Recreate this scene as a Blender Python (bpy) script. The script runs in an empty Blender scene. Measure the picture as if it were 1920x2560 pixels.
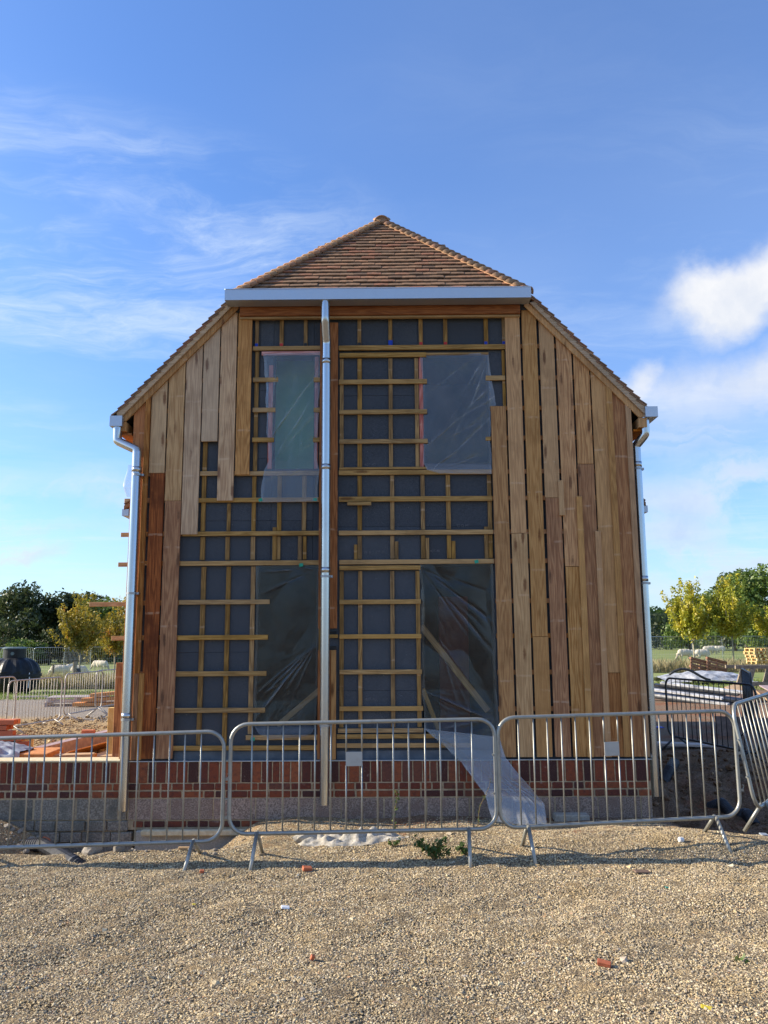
import bpy, bmesh, math, random
from mathutils import Vector, Matrix, noise

random.seed(7)
R = math.radians
SC = bpy.context.scene
COL = SC.collection

# ------------------------------------------------------------------ camera
CAM = Vector((0.0, -9.0, 1.82))
PITCH, YAW, ROLL, FPX = R(9.14), R(.45), R(.33), 2020.0
_f = Vector((-math.sin(YAW)*math.cos(PITCH), math.cos(YAW)*math.cos(PITCH), math.sin(PITCH)))
_r0 = Vector((math.cos(YAW), math.sin(YAW), 0)); _u0 = _r0.cross(_f)
_r = _r0*math.cos(ROLL) - _u0*math.sin(ROLL); _u = _u0*math.cos(ROLL) + _r0*math.sin(ROLL)
cd = bpy.data.cameras.new('camera'); cam = bpy.data.objects.new('camera', cd); COL.objects.link(cam)
cam.matrix_world = Matrix(((_r.x, _u.x, -_f.x, CAM.x), (_r.y, _u.y, -_f.y, CAM.y), (_r.z, _u.z, -_f.z, CAM.z), (0, 0, 0, 1)))
cd.sensor_fit = 'VERTICAL'; cd.sensor_height = 36; cd.lens = 36*FPX/2560
cd.clip_start = .05; cd.clip_end = 3000
SC.camera = cam

# ------------------------------------------------------------------ sun, sky, exposure
SUN_EL, SUN_AZ = R(26), R(5.0)          # low sun from the left, a little behind the gable
SUN_DIR = Vector((-math.cos(SUN_EL)*math.cos(SUN_AZ), math.cos(SUN_EL)*math.sin(SUN_AZ), math.sin(SUN_EL)))
sl = bpy.data.lights.new('sun', 'SUN'); sl.energy = 5.0; sl.angle = R(.55); sl.color = (1.0, .88, .69)
so = bpy.data.objects.new('sun', sl); COL.objects.link(so)
so.rotation_euler = SUN_DIR.to_track_quat('Z', 'Y').to_euler()
SC.view_settings.view_transform = 'Standard'; SC.view_settings.look = 'None'
SC.view_settings.exposure = 1.06; SC.view_settings.gamma = 1
SC.view_settings.use_curve_mapping = False

W = bpy.data.worlds.new('World'); SC.world = W; W.use_nodes = True
def NT(tree):
    n = tree.nodes; l = tree.links
    def new(t, **kw):
        nd = n.new(t)
        for k, v in kw.items():
            if k.startswith('i_'):
                key = k[2:]
                key = int(key) if key.isdigit() else key.replace('_', ' ')
                s = nd.inputs[key]
                if hasattr(v, 'is_output') or isinstance(v, bpy.types.NodeSocket): l.new(v, s)
                else: s.default_value = v
            else: setattr(nd, k, v)
        return nd
    def math_(op, a, b=None, c=None, clamp=False):
        nd = n.new('ShaderNodeMath'); nd.operation = op; nd.use_clamp = clamp
        for i, v in enumerate((a, b, c)):
            if v is None: continue
            if isinstance(v, bpy.types.NodeSocket): l.new(v, nd.inputs[i])
            else: nd.inputs[i].default_value = v
        return nd.outputs[0]
    def vmath(op, a, b=None):
        nd = n.new('ShaderNodeVectorMath'); nd.operation = op
        for i, v in enumerate((a, b)):
            if v is None: continue
            if isinstance(v, bpy.types.NodeSocket): l.new(v, nd.inputs[i])
            else: nd.inputs[i].default_value = v
        return nd
    def mix(fac, a, b, mode='MIX'):
        nd = n.new('ShaderNodeMix'); nd.data_type = 'RGBA'; nd.blend_type = mode
        for s, v in ((nd.inputs[0], fac), (nd.inputs[6], a), (nd.inputs[7], b)):
            if isinstance(v, bpy.types.NodeSocket): l.new(v, s)
            elif isinstance(v, (int, float)): s.default_value = v
            else: s.default_value = (v[0], v[1], v[2], 1)
        return nd.outputs[2]
    def ramp(fac, stops, interp='LINEAR'):
        nd = n.new('ShaderNodeValToRGB'); l.new(fac, nd.inputs[0]); e = nd.color_ramp.elements
        nd.color_ramp.interpolation = interp
        while len(e) < len(stops): e.new(.5)
        for el, (p, c) in zip(e, stops):
            el.position = p
            if isinstance(c, (int, float)): c = (c, c, c)
            el.color = (c[0], c[1], c[2], 1)
        return nd.outputs[0]
    def sstep(v, a, b):
        nd = n.new('ShaderNodeMapRange'); nd.interpolation_type = 'SMOOTHSTEP'
        l.new(v, nd.inputs[0]); nd.inputs[1].default_value = a; nd.inputs[2].default_value = b
        return nd.outputs[0]
    def noise_(vec, scale, detail=4, rough=.55, dist=0):
        nd = new('ShaderNodeTexNoise'); l.new(vec, nd.inputs['Vector'])
        nd.inputs['Scale'].default_value = scale; nd.inputs['Detail'].default_value = detail
        nd.inputs['Roughness'].default_value = rough; nd.inputs['Distortion'].default_value = dist
        return nd
    class N: pass
    o = N(); o.new, o.math, o.vmath, o.mix, o.ramp, o.sstep, o.noise, o.link, o.nodes = new, math_, vmath, mix, ramp, sstep, noise_, l.new, n
    return o

def build_world():
    t = W.node_tree; t.nodes.clear(); N = NT(t)
    sky = N.new('ShaderNodeTexSky', sky_type='NISHITA'); sky.sun_disc = False
    sky.sun_elevation = SUN_EL; sky.sun_rotation = math.atan2(SUN_DIR.x, SUN_DIR.y)
    sky.altitude = 50; sky.air_density = 1.15; sky.dust_density = .5; sky.ozone_density = 3.2
    d = N.new('ShaderNodeTexCoord').outputs['Generated']
    sep = N.new('ShaderNodeSeparateXYZ', i_0=d)
    zc = N.math('MAXIMUM', sep.outputs[2], .03)
    # cirrus: noise on the plane of the cloud layer
    px = N.math('DIVIDE', sep.outputs[0], zc); py = N.math('DIVIDE', sep.outputs[1], zc)
    cp = N.new('ShaderNodeCombineXYZ', i_0=px, i_1=py)
    mp = N.new('ShaderNodeMapping', i_0=cp.outputs[0]); mp.inputs['Rotation'].default_value = (0, 0, R(24)); mp.inputs['Scale'].default_value = (.42, 1.5, 1)
    wob = N.noise(cp.outputs[0], .8, 4, .6)
    off = N.vmath('SCALE', wob.outputs['Color']); off.inputs['Scale'].default_value = 1.5
    st = N.noise(N.vmath('ADD', mp.outputs[0], off.outputs[0]).outputs[0], 1.5, 10, .68, .3)
    patch = N.noise(cp.outputs[0], .33, 3, .5)
    vl = (_f + _r*((230-960)/FPX) - _u*((620-1280)/FPX)).normalized()
    rl = N.new('ShaderNodeSeparateXYZ', i_0=N.vmath('SUBTRACT', d, tuple(vl)).outputs[0])
    ra = N.math('DIVIDE', rl.outputs[0], .42); rb = N.math('DIVIDE', rl.outputs[2], .15)
    lpatch = N.math('MULTIPLY', N.math('SUBTRACT', 1.0, N.sstep(N.math('ADD', N.math('MULTIPLY', ra, ra), N.math('MULTIPLY', rb, rb)), .1, 1.0)), .9)
    m1 = N.math('MULTIPLY', N.sstep(st.outputs['Fac'], .42, .8), N.math('MAXIMUM', N.math('MULTIPLY', N.sstep(patch.outputs['Fac'], .4, .7), .7), lpatch))
    veil = N.math('MULTIPLY', N.sstep(patch.outputs['Fac'], .3, .75), .22)
    cir = N.math('ADD', N.math('MULTIPLY', m1, .85), veil, clamp=True)
    # low haze band of thin cloud near the horizon
    low = N.math('SUBTRACT', 1.0, N.sstep(sep.outputs[2], .02, .36))
    mph = N.new('ShaderNodeMapping', i_0=d); mph.inputs['Scale'].default_value = (1.6, 1.6, 9)
    bank = N.noise(mph.outputs[0], 1.5, 6, .6, .4)
    bmask = N.math('MULTIPLY', N.sstep(bank.outputs['Fac'], .38, .66), low)
    cir = N.math('MAXIMUM', cir, N.math('MULTIPLY', bmask, .55))
    cir = N.math('MAXIMUM', cir, N.math('MULTIPLY', N.math('POWER', low, 2.0), .28))
    # cumulus
    big = N.noise(d, 7, 7, .58); fine = N.noise(d, 3.2, 4, .5)
    wv = N.vmath('SUBTRACT', big.outputs['Color'], (.5, .5, .5))
    wvs = N.vmath('SCALE', wv.outputs[0]); wvs.inputs['Scale'].default_value = .115
    dd = N.vmath('ADD', d, wvs.outputs[0]).outputs[0]
    cum = None; shade = None
    def blob(px_, py_, sx, sy, soft, dens):
        nonlocal cum
        v = (_f + _r*((px_-960)/FPX) - _u*((py_-1280)/FPX)).normalized()
        rel = N.vmath('SUBTRACT', dd, tuple(v)).outputs[0]
        s = N.new('ShaderNodeSeparateXYZ', i_0=rel)
        a = N.math('DIVIDE', s.outputs[0], sx); b = N.math('DIVIDE', s.outputs[2], sy)
        r2 = N.math('ADD', N.math('MULTIPLY', a, a), N.math('MULTIPLY', b, b))
        m = N.math('MULTIPLY', N.math('SUBTRACT', 1.0, N.sstep(N.math('SQRT', r2), 1.0-soft, 1.0)), dens)
        cum = m if cum is None else N.math('MAXIMUM', cum, m)
    blob(1800, 745, .078, .052, .6, .95); blob(1885, 700, .055, .058, .7, .95); blob(1775, 815, .045, .035, .98, .6); blob(1700, 790, .06, .03, .99, .35)
    blob(1610, 965, .035, .035, .9, .8); blob(1690, 985, .07, .04, .95, .65); blob(1790, 985, .11, .055, .98, .7); blob(1895, 950, .08, .05, .95, .85)
    blob(1800, 1060, .2, .05, .99, .4)
    blob(1780, 1260, .17, .06, .98, .75); blob(1690, 1330, .13, .04, .98, .65); blob(1880, 1190, .1, .06, .98, .7); blob(1800, 1390, .2, .05, .98, .7); blob(1700, 1450, .2, .04, .98, .5)
    blob(45, 1372, .05, .017, .8, .85); blob(110, 1385, .03, .012, .9, .5); blob(-40, 1370, .05, .02, .8, .8)
    blob(150, 1230, .2, .035, .98, .5); blob(60, 1310, .12, .02, .98, .35)
    mlow = N.new('ShaderNodeMapping', i_0=dd); mlow.inputs['Scale'].default_value = (1, 1, 2.6)
    nl = N.noise(mlow.outputs[0], 5.5, 7, .62, .5).outputs['Fac']
    hi_ = N.sstep(sep.outputs[2], .17, .3)
    cum = N.math('MULTIPLY', cum, N.math('MAXIMUM', hi_, N.sstep(nl, .36, .56)))
    # the rest of the sky goes on with scattered low cumulus
    rest = N.math('MULTIPLY', N.sstep(N.noise(d, 4.2, 6, .55, .3).outputs['Fac'], .6, .72), N.math('MULTIPLY', N.sstep(sep.outputs[2], .02, .1), N.math('SUBTRACT', 1.0, N.sstep(sep.outputs[2], .2, .4))))
    back = N.math('SUBTRACT', 1.0, N.sstep(sep.outputs[1], .2, .6))
    cum = N.math('MAXIMUM', cum, N.math('MULTIPLY', rest, back))
    body = N.mix(N.sstep(sep.outputs[2], .1, .34), N.ramp(nl, [(.40, (3.4, 3.5, 3.75)), (.56, (2.7, 2.95, 3.45)), (.68, (2.3, 2.55, 3.1))]), N.ramp(N.noise(dd, 9, 5, .6).outputs['Fac'], [(.3, (2.75, 2.95, 3.3)), (.62, (3.85, 3.8, 3.72))]))
    tint = N.mix(1.0, sky.outputs[0], (.51, .67, .93), 'MULTIPLY')
    c1 = N.mix(cir, tint, (3.05, 3.5, 4.05))
    c2 = N.mix(N.math('MULTIPLY', cum, .92), c1, body)
    bg = N.new('ShaderNodeBackground'); N.link(c2, bg.inputs[0]); bg.inputs[1].default_value = .13
    out = N.new('ShaderNodeOutputWorld'); N.link(bg.outputs[0], out.inputs[0])
build_world()

# ------------------------------------------------------------------ helpers
def at(px, py, Y):
    """point of the photograph (1920x2560) on the upright plane y=Y"""
    d = _f + _r*((px-960)/FPX) - _u*((py-1280)/FPX)
    return CAM + d*((Y-CAM.y)/d.y)

def tag(o, label=None, cat=None, group=None, kind=None):
    if label: o['label'] = label
    if cat: o['category'] = cat
    if group: o['group'] = group
    if kind: o['kind'] = kind
    return o

def thing(name, label, cat, loc=(0, 0, 0), rz=0, group=None):
    o = bpy.data.objects.new(name, None); COL.objects.link(o)
    o.empty_display_size = .1; o.location = loc; o.rotation_euler = (0, 0, rz)
    return tag(o, label, cat, group)

def mesh_obj(name, me, parent=None, loc=(0, 0, 0), rot=(0, 0, 0), scale=None):
    o = bpy.data.objects.new(name, me); COL.objects.link(o)
    o.location = loc; o.rotation_euler = rot
    if scale: o.scale = scale
    if parent: o.parent = parent
    return o

class MB:
    def __init__(s): s.v = []; s.f = []
    def add(s, vs, fs):
        b = len(s.v); s.v += [tuple(v) for v in vs]; s.f += [tuple(i+b for i in f) for f in fs]; return s
    def box(s, c, d, M=None):
        x, y, z = d[0]/2, d[1]/2, d[2]/2
        vs = [Vector((a*x, b*y, e*z)) for a in (-1, 1) for b in (-1, 1) for e in (-1, 1)]
        if M: vs = [M @ v for v in vs]
        return s.add([v+Vector(c) for v in vs], [(0, 1, 3, 2), (4, 6, 7, 5), (0, 4, 5, 1), (2, 3, 7, 6), (0, 2, 6, 4), (1, 5, 7, 3)])
    def tube(s, pts, r, n=8, closed=False, cap=True):
        pts = [Vector(p) for p in pts]; m = len(pts); rings = []
        rr = r if isinstance(r, (list, tuple)) else [r]*m
        prev = None
        for i, p in enumerate(pts):
            if closed: t = (pts[(i+1) % m]-pts[i-1])
            else: t = pts[min(i+1, m-1)]-pts[max(i-1, 0)]
            t.normalize()
            if prev is None:
                a = Vector((0, 0, 1)) if abs(t.z) < .9 else Vector((0, 1, 0))
                nrm = (a - t*a.dot(t)).normalized()
            else: nrm = (prev - t*prev.dot(t)).normalized()
            prev = nrm; b = t.cross(nrm)
            rings.append([p + (nrm*math.cos(2*math.pi*k/n)+b*math.sin(2*math.pi*k/n))*rr[i] for k in range(n)])
        vs = [v for rg in rings for v in rg]; fs = []
        for i in range(m if closed else m-1):
            j = (i+1) % m
            for k in range(n): fs.append((i*n+k, i*n+(k+1) % n, j*n+(k+1) % n, j*n+k))
        if cap and not closed: fs += [tuple(range(n-1, -1, -1)), tuple((m-1)*n+k for k in range(n))]
        return s.add(vs, fs)
    def mesh(s, name, mat, smooth=False):
        me = bpy.data.meshes.new(name); me.from_pydata(s.v, [], s.f)
        if mat: me.materials.append(mat)
        if smooth: me.polygons.foreach_set('use_smooth', [True]*len(me.polygons))
        me.update(); return me
    def obj(s, name, mat, parent=None, loc=(0, 0, 0), rot=(0, 0, 0), smooth=False):
        return mesh_obj(name, s.mesh(name, mat, smooth), parent, loc, rot)

def bev_mesh(name, vs, fs, mat, w=.003, jit=0):
    bm = bmesh.new(); bv = [bm.verts.new(v) for v in vs]
    for f in fs: bm.faces.new([bv[i] for i in f])
    bmesh.ops.recalc_face_normals(bm, faces=bm.faces)
    bmesh.ops.bevel(bm, geom=list(bm.edges), offset=w, segments=1, affect='EDGES', clamp_overlap=True)
    if jit:
        for v in bm.verts: v.co += Vector((random.uniform(-jit, jit), random.uniform(-jit, jit)*.5, random.uniform(-jit, jit)))
    me = bpy.data.meshes.new(name); bm.to_mesh(me); bm.free()
    if mat: me.materials.append(mat)
    return me

def bbox_mesh(name, d, mat, w=.003, jit=0):
    m = MB().box((0, 0, 0), d); return bev_mesh(name, m.v, m.f, mat, w, jit)

def slab(name, x0, x1, y0, y1, z0, z1, mat, parent, w=.003, label=None, rot=(0, 0, 0)):
    o = mesh_obj(name, bbox_mesh(name, (x1-x0, y1-y0, z1-z0), mat, w), parent, ((x0+x1)/2, (y0+y1)/2, (z0+z1)/2), rot)
    if label: o['label'] = label
    return o

def prism_xz(name, pts, y0, y1, mat, parent, w=.003, label=None):
    """board with an outline in the plane of the wall"""
    cx = sum(p[0] for p in pts)/len(pts); cz = sum(p[1] for p in pts)/len(pts); n = len(pts)
    h = (y1-y0)/2
    vs = [(p[0]-cx, -h, p[1]-cz) for p in pts]+[(p[0]-cx, h, p[1]-cz) for p in pts]
    fs = [tuple(range(n)), tuple(range(2*n-1, n-1, -1))]+[(i, (i+1) % n, n+(i+1) % n, n+i) for i in range(n)]
    o = mesh_obj(name, bev_mesh(name, vs, fs, mat, w), parent, (cx, (y0+y1)/2, cz))
    if label: o['label'] = label
    return o

def children(o): return [c for c in bpy.data.objects if c.parent == o]
KIDS = {}
def copy_tree(o, parent=None):
    c = o.copy(); COL.objects.link(c)
    if parent: c.parent = parent
    for k in children(o): copy_tree(k, c)
    return c

def S(x, a, b):
    t = max(0, min(1, (x-a)/(b-a))); return t*t*(3-2*t)
def gs(x, c, w): return math.exp(-((x-c)/w)**2)

# ------------------------------------------------------------------ materials
def mat(name):
    m = bpy.data.materials.new(name); m.use_nodes = True; t = m.node_tree; t.nodes.clear()
    N = NT(t); b = N.new('ShaderNodeBsdfPrincipled'); o = N.new('ShaderNodeOutputMaterial'); N.link(b.outputs[0], o.inputs[0])
    N.b = b; N.out = o; N.m = m
    return N
def setc(N, c):
    if isinstance(c, bpy.types.NodeSocket): N.link(c, N.b.inputs['Base Color'])
    else: N.b.inputs['Base Color'].default_value = (c[0], c[1], c[2], 1)
def bump(N, h, dist, strength=.6):
    bp = N.new('ShaderNodeBump'); bp.inputs['Strength'].default_value = strength; bp.inputs['Distance'].default_value = dist
    N.link(h, bp.inputs['Height']); N.link(bp.outputs[0], N.b.inputs['Normal'])
def objc(N):
    """object coordinates shifted by a random amount per object"""
    oi = N.new('ShaderNodeObjectInfo'); tc = N.new('ShaderNodeTexCoord')
    cx = N.new('ShaderNodeCombineXYZ', i_0=N.math('MULTIPLY', oi.outputs['Random'], 37.0), i_1=N.math('MULTIPLY', oi.outputs['Random'], 91.0), i_2=N.math('MULTIPLY', oi.outputs['Random'], 53.0))
    return N.vmath('ADD', tc.outputs['Object'], cx.outputs[0]).outputs[0], oi.outputs['Random']

def wood(name, lo, hi, knot, axis='Z', knots=.5, rough=.72, var=.3, spread=None, spec=.25, stain=.35):
    N = mat(name); v, rnd = objc(N)
    k = {'Z': ((1, 1, .06), (1, 1, .22)), 'X': ((.06, 1, 1), (.22, 1, 1)), 'Y': ((1, .06, 1), (1, .22, 1))}[axis]
    mp = N.new('ShaderNodeMapping', i_0=v); mp.inputs['Scale'].default_value = k[0]
    mk = N.new('ShaderNodeMapping', i_0=v); mk.inputs['Scale'].default_value = k[1]
    low = N.noise(mp.outputs[0], 7, 3, .5)
    rings = N.math('SINE', N.math('MULTIPLY', N.math('ADD', low.outputs['Fac'], N.math('MULTIPLY', N.noise(mp.outputs[0], 30, 2).outputs['Fac'], .12)), 95.0))
    rings = N.math('MULTIPLY_ADD', rings, .5, .5)
    fine = N.noise(mp.outputs[0], 150, 4, .65)
    g = N.math('ADD', N.math('MULTIPLY', rings, .42), N.math('MULTIPLY', fine.outputs['Fac'], .62))
    col = N.mix(N.sstep(g, .2, .85), lo, hi)
    if spread is not None: col = N.mix(N.math('MULTIPLY', N.ramp(N.math('FRACT', N.math('MULTIPLY', rnd, 7.31)), [(0, 0), (1, 1)]), .8), col, N.mix(g, [c*.8 for c in spread], spread))
    blot = N.noise(v, 2.6, 4, .6)
    col = N.mix(N.math('MULTIPLY', N.sstep(blot.outputs['Fac'], .45, .72), stain), col, [c*.6 for c in lo])
    vo = N.new('ShaderNodeTexVoronoi', i_Vector=mk.outputs[0]); vo.inputs['Scale'].default_value = 8.5; vo.inputs['Randomness'].default_value = 1
    has = N.math('GREATER_THAN', N.new('ShaderNodeSeparateColor', i_0=vo.outputs['Color']).outputs[0], 1-knots)
    wd = N.math('ADD', vo.outputs['Distance'], N.math('MULTIPLY', N.math('SUBTRACT', N.noise(v, 40, 3).outputs['Fac'], .5), .12))
    kn = N.math('MULTIPLY', N.math('SUBTRACT', 1.0, N.sstep(wd, .08, .22)), has)
    col = N.mix(N.math('MULTIPLY', kn, .8), col, knot)
    if axis == 'Z':   # pale stripes left by the sticks of the timber stack, and a little dark weathering along the edges of the grain
        sz = N.new('ShaderNodeSeparateXYZ', i_0=v).outputs[2]
        fr = N.math('FRACT', N.math('ADD', N.math('MULTIPLY', sz, 1.15), N.math('MULTIPLY', N.noise(v, 6, 2).outputs['Fac'], .025)))
        bandm = N.math('MULTIPLY', N.math('LESS_THAN', fr, .028), N.sstep(N.noise(v, 14, 3).outputs['Fac'], .4, .6))
        col = N.mix(N.math('MULTIPLY', bandm, .3), col, (.6, .45, .3))
        wx = N.noise(mp.outputs[0], 16, 5, .7)
        col = N.mix(N.math('MULTIPLY', N.sstep(wx.outputs['Fac'], .56, .72), .45), col, [c*.5 for c in lo])
    hv = N.new('ShaderNodeHueSaturation'); N.link(col, hv.inputs['Color'])
    hv.inputs['Hue'].default_value = .494
    N.link(N.math('MULTIPLY_ADD', rnd, var, 1-var*.5), hv.inputs['Value'])
    N.link(N.math('MULTIPLY_ADD', N.math('FRACT', N.math('MULTIPLY', rnd, 13.7)), .22, .93), hv.inputs['Saturation'])
    setc(N, hv.outputs[0]); N.b.inputs['Roughness'].default_value = rough; N.b.inputs['Specular IOR Level'].default_value = spec
    bump(N, g, .0015, .5)
    return N.m

def noisy(name, c0, c1, scale=20, rough=.8, bumpd=.002, var=.25, spec=.25, metal=0, stops=(.35, .7), detail=6, c2=None, s2=2.0):
    N = mat(name); v, rnd = objc(N)
    n = N.noise(v, scale, detail, .6)
    col = N.mix(N.sstep(n.outputs['Fac'], *stops), c0, c1)
    if c2: col = N.mix(N.math('MULTIPLY', N.sstep(N.noise(v, s2, 4, .6).outputs['Fac'], .48, .68), .7), col, c2)
    hv = N.new('ShaderNodeHueSaturation'); N.link(col, hv.inputs['Color'])
    N.link(N.math('MULTIPLY_ADD', rnd, var, 1-var*.5), hv.inputs['Value'])
    setc(N, hv.outputs[0]); N.b.inputs['Roughness'].default_value = rough; N.b.inputs['Specular IOR Level'].default_value = spec
    N.b.inputs['Metallic'].default_value = metal
    if bumpd: bump(N, n.outputs['Fac'], bumpd)
    return N.m

def metal(name, c, rough=.35, scale=9, met=1.0, dirt=(.3, .3, .29), dirtk=.35, bd=.0006):
    N = mat(name); v, rnd = objc(N)
    n = N.noise(v, scale, 6, .65); n2 = N.noise(v, scale*9, 3, .5)
    col = N.mix(N.math('MULTIPLY', N.sstep(n.outputs['Fac'], .42, .75), dirtk), c, dirt)
    col = N.mix(N.math('MULTIPLY', n2.outputs['Fac'], .25), col, [x*.7 for x in c])
    setc(N, col); N.b.inputs['Metallic'].default_value = met
    N.link(N.math('MULTIPLY_ADD', n.outputs['Fac'], .22, rough-.09), N.b.inputs['Roughness'])
    if bd: bump(N, n2.outputs['Fac'], bd, .4)
    return N.m

M = {}
M['larch'] = wood('larch_board', (.30, .148, .054), (.53, .305, .125), (.10, .042, .017), 'Z', .7, spread=(.51, .33, .16), var=.26)
M['larch_pale'] = wood('weathered_larch_board', (.35, .213, .105), (.54, .365, .195), (.13, .06, .03), 'Z', .8, spread=(.51, .38, .235), var=.2)
M['larch_gold'] = wood('golden_larch_board', (.31, .16, .057), (.53, .325, .14), (.13, .05, .018), 'Z', .6, spread=(.52, .31, .14), var=.2)
M['larch_red'] = wood('red_larch_board', (.15, .048, .016), (.35, .13, .043), (.055, .02, .009), 'Z', .5, var=.2, stain=.8)
M['larch_brown'] = wood('brown_larch_board', (.25, .112, .042), (.43, .225, .09), (.08, .035, .015), 'Z', .65, var=.2)
M['centre'] = wood('centre_board_larch', (.22, .088, .032), (.37, .17, .068), (.09, .04, .02), 'Z', .4, var=.15)
M['cedar'] = wood('orange_board', (.33, .13, .04), (.50, .22, .075), (.2, .07, .025), 'Z', .2, var=.15)
M['batten_h'] = wood('treated_batten_h', (.25, .15, .05), (.44, .29, .115), (.1, .045, .016), 'X', .3, var=.35, spread=(.42, .27, .11), stain=.5)
M['batten_v'] = wood('treated_batten_v', (.19, .11, .037), (.35, .22, .08), (.075, .035, .014), 'Z', .3, var=.35, stain=.55)
M['beam'] = wood('header_timber', (.2, .075, .028), (.33, .145, .055), (.11, .04, .018), 'X', .3, var=.15)
M['verge'] = wood('verge_timber', (.36, .26, .155), (.50, .38, .25), (.15, .08, .045), 'X', .25, var=.15)
M['pink'] = wood('pink_batten', (.36, .13, .10), (.52, .25, .2), (.2, .08, .07), 'Z', .2, var=.2)
M['pink_h'] = wood('pink_lintel', (.42, .2, .17), (.58, .34, .3), (.25, .1, .09), 'X', .2, var=.1)
M['plank'] = wood('raw_plank', (.36, .24, .12), (.54, .39, .22), (.25, .12, .05), 'X', .3, var=.25)
M['plank_y'] = wood('raw_plank_deep', (.42, .26, .12), (.60, .43, .24), (.25, .12, .05), 'Y', .3, var=.25)
M['orange_ply'] = noisy('orange_ply', (.5, .2, .06), (.62, .3, .11), 14, .75, .001)
M['yellow_ply'] = noisy('yellow_ply', (.6, .4, .13), (.7, .5, .2), 14, .75, .001)
M['grey_ply'] = noisy('grey_brown_ply', (.17, .11, .08), (.26, .18, .135), 9, .8, .001, .5)
M['mauve'] = noisy('weathered_mauve_timber', (.26, .19, .2), (.36, .28, .28), 12, .8, .001)

def m_insul():
    N = mat('insulation_board'); v, rnd = objc(N)
    n = N.noise(v, 230, 2, .7); n2 = N.noise(v, 3, 5, .6)
    c = N.mix(N.sstep(n.outputs['Fac'], .4, .68), (.030, .035, .043), (.082, .092, .110))
    c = N.mix(N.math('MULTIPLY', N.sstep(n2.outputs['Fac'], .5, .75), .4), c, (.075, .08, .09))
    sp = N.new('ShaderNodeTexVoronoi', i_Vector=v); sp.inputs['Scale'].default_value = 24
    dot = N.math('MULTIPLY', N.math('LESS_THAN', sp.outputs['Distance'], .075), N.math('GREATER_THAN', N.new('ShaderNodeSeparateColor', i_0=sp.outputs['Color']).outputs[0], .8))
    c = N.mix(N.math('MULTIPLY', dot, .6), c, (.3, .3, .29))
    hv = N.new('ShaderNodeHueSaturation'); N.link(c, hv.inputs['Color']); N.link(N.math('MULTIPLY_ADD', rnd, .35, .85), hv.inputs['Value'])
    setc(N, hv.outputs[0]); N.b.inputs['Roughness'].default_value = .75; N.b.inputs['Specular IOR Level'].default_value = .3
    bump(N, n.outputs['Fac'], .001, .5); return N.m
M['insul'] = m_insul()
M['dpc'] = noisy('damp_course_membrane', (.07, .085, .105), (.12, .14, .16), 6, .5, .004, .1)
M['dark'] = noisy('dark_interior_board', (.028, .026, .024), (.05, .046, .042), 4, .9, 0)
M['green'] = noisy('green_board', (.17, .46, .24), (.22, .55, .3), 3, .8, 0)
M['interior'] = noisy('interior_lining', (.06, .065, .075), (.1, .105, .115), 3, .9, 0)
M['redwall'] = noisy('red_partition', (.2, .05, .04), (.27, .07, .05), 5, .9, 0)
M['white'] = noisy('white_plastic', (.7, .7, .7), (.8, .8, .79), 8, .5, 0)

def m_brick():
    N = mat('facing_brick'); v, rnd = objc(N)
    base = N.ramp(rnd, [(0, (.05, .024, .022)), (.15, (.085, .03, .024)), (.32, (.15, .04, .023)), (.6, (.21, .056, .026)), (.84, (.27, .085, .036)), (1, (.10, .045, .036))])
    n = N.noise(v, 26, 6, .65); n2 = N.noise(v, 130, 3, .6)
    c = N.mix(N.math('MULTIPLY', N.sstep(n.outputs['Fac'], .45, .72), .65), base, (.06, .03, .028))
    c = N.mix(N.math('MULTIPLY', N.sstep(n2.outputs['Fac'], .56, .75), .4), c, (.38, .2, .14))
    c = N.mix(N.math('MULTIPLY', N.sstep(N.noise(v, 9, 4, .7).outputs['Fac'], .62, .75), .45), c, (.4, .33, .27))
    setc(N, c); N.b.inputs['Roughness'].default_value = .85; N.b.inputs['Specular IOR Level'].default_value = .2
    bump(N, n.outputs['Fac'], .006, .8); return N.m
M['brick'] = m_brick()
def m_newbrick():
    N = mat('new_orange_brick'); v, rnd = objc(N)
    base = N.ramp(rnd, [(0, (.34, .09, .04)), (.5, (.44, .125, .055)), (1, (.52, .18, .085))])
    n = N.noise(v, 30, 5, .6)
    c = N.mix(N.math('MULTIPLY', N.sstep(n.outputs['Fac'], .5, .75), .5), base, (.25, .07, .04))
    setc(N, c); N.b.inputs['Roughness'].default_value = .85; bump(N, n.outputs['Fac'], .003); return N.m
M['newbrick'] = m_newbrick()
M['mortar'] = noisy('lime_mortar', (.31, .235, .145), (.46, .36, .235), 34, .95, .006, 0, c2=(.26, .19, .12), s2=3)
M['coping'] = noisy('mortar_topping', (.5, .42, .27), (.62, .55, .38), 22, .95, .006, 0)
M['block'] = noisy('concrete_block', (.16, .115, .09), (.36, .275, .225), 75, .95, .008, .3, c2=(.22, .145, .115), s2=6, stops=(.38, .62))
M['blockgrey'] = noisy('grey_concrete_block', (.14, .12, .095), (.31, .27, .22), 60, .95, .005, .3, c2=(.1, .1, .085), s2=4)
M['concrete'] = noisy('pale_concrete', (.30, .275, .23), (.42, .39, .33), 60, .9, .003, .1)
M['galv'] = metal('galvanised_steel', (.50, .52, .53), .22, 3, .95, (.45, .47, .48), .3, 0)
M['gutter'] = metal('galvanised_gutter_sheet', (.50, .55, .61), .42, 5, .8, (.48, .53, .6), .3, 0)
M['barrier'] = metal('galvanised_barrier_steel', (.33, .335, .31), .42, 14, .6, (.22, .21, .185), .7)
M['barrier_pale'] = metal('pale_barrier_steel', (.42, .395, .36), .55, 14, .4, (.4, .35, .3), .5)
M['blackbar'] = noisy('black_barrier_paint', (.02, .022, .025), (.05, .052, .055), 30, .45, .001, .1, .5)
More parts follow.
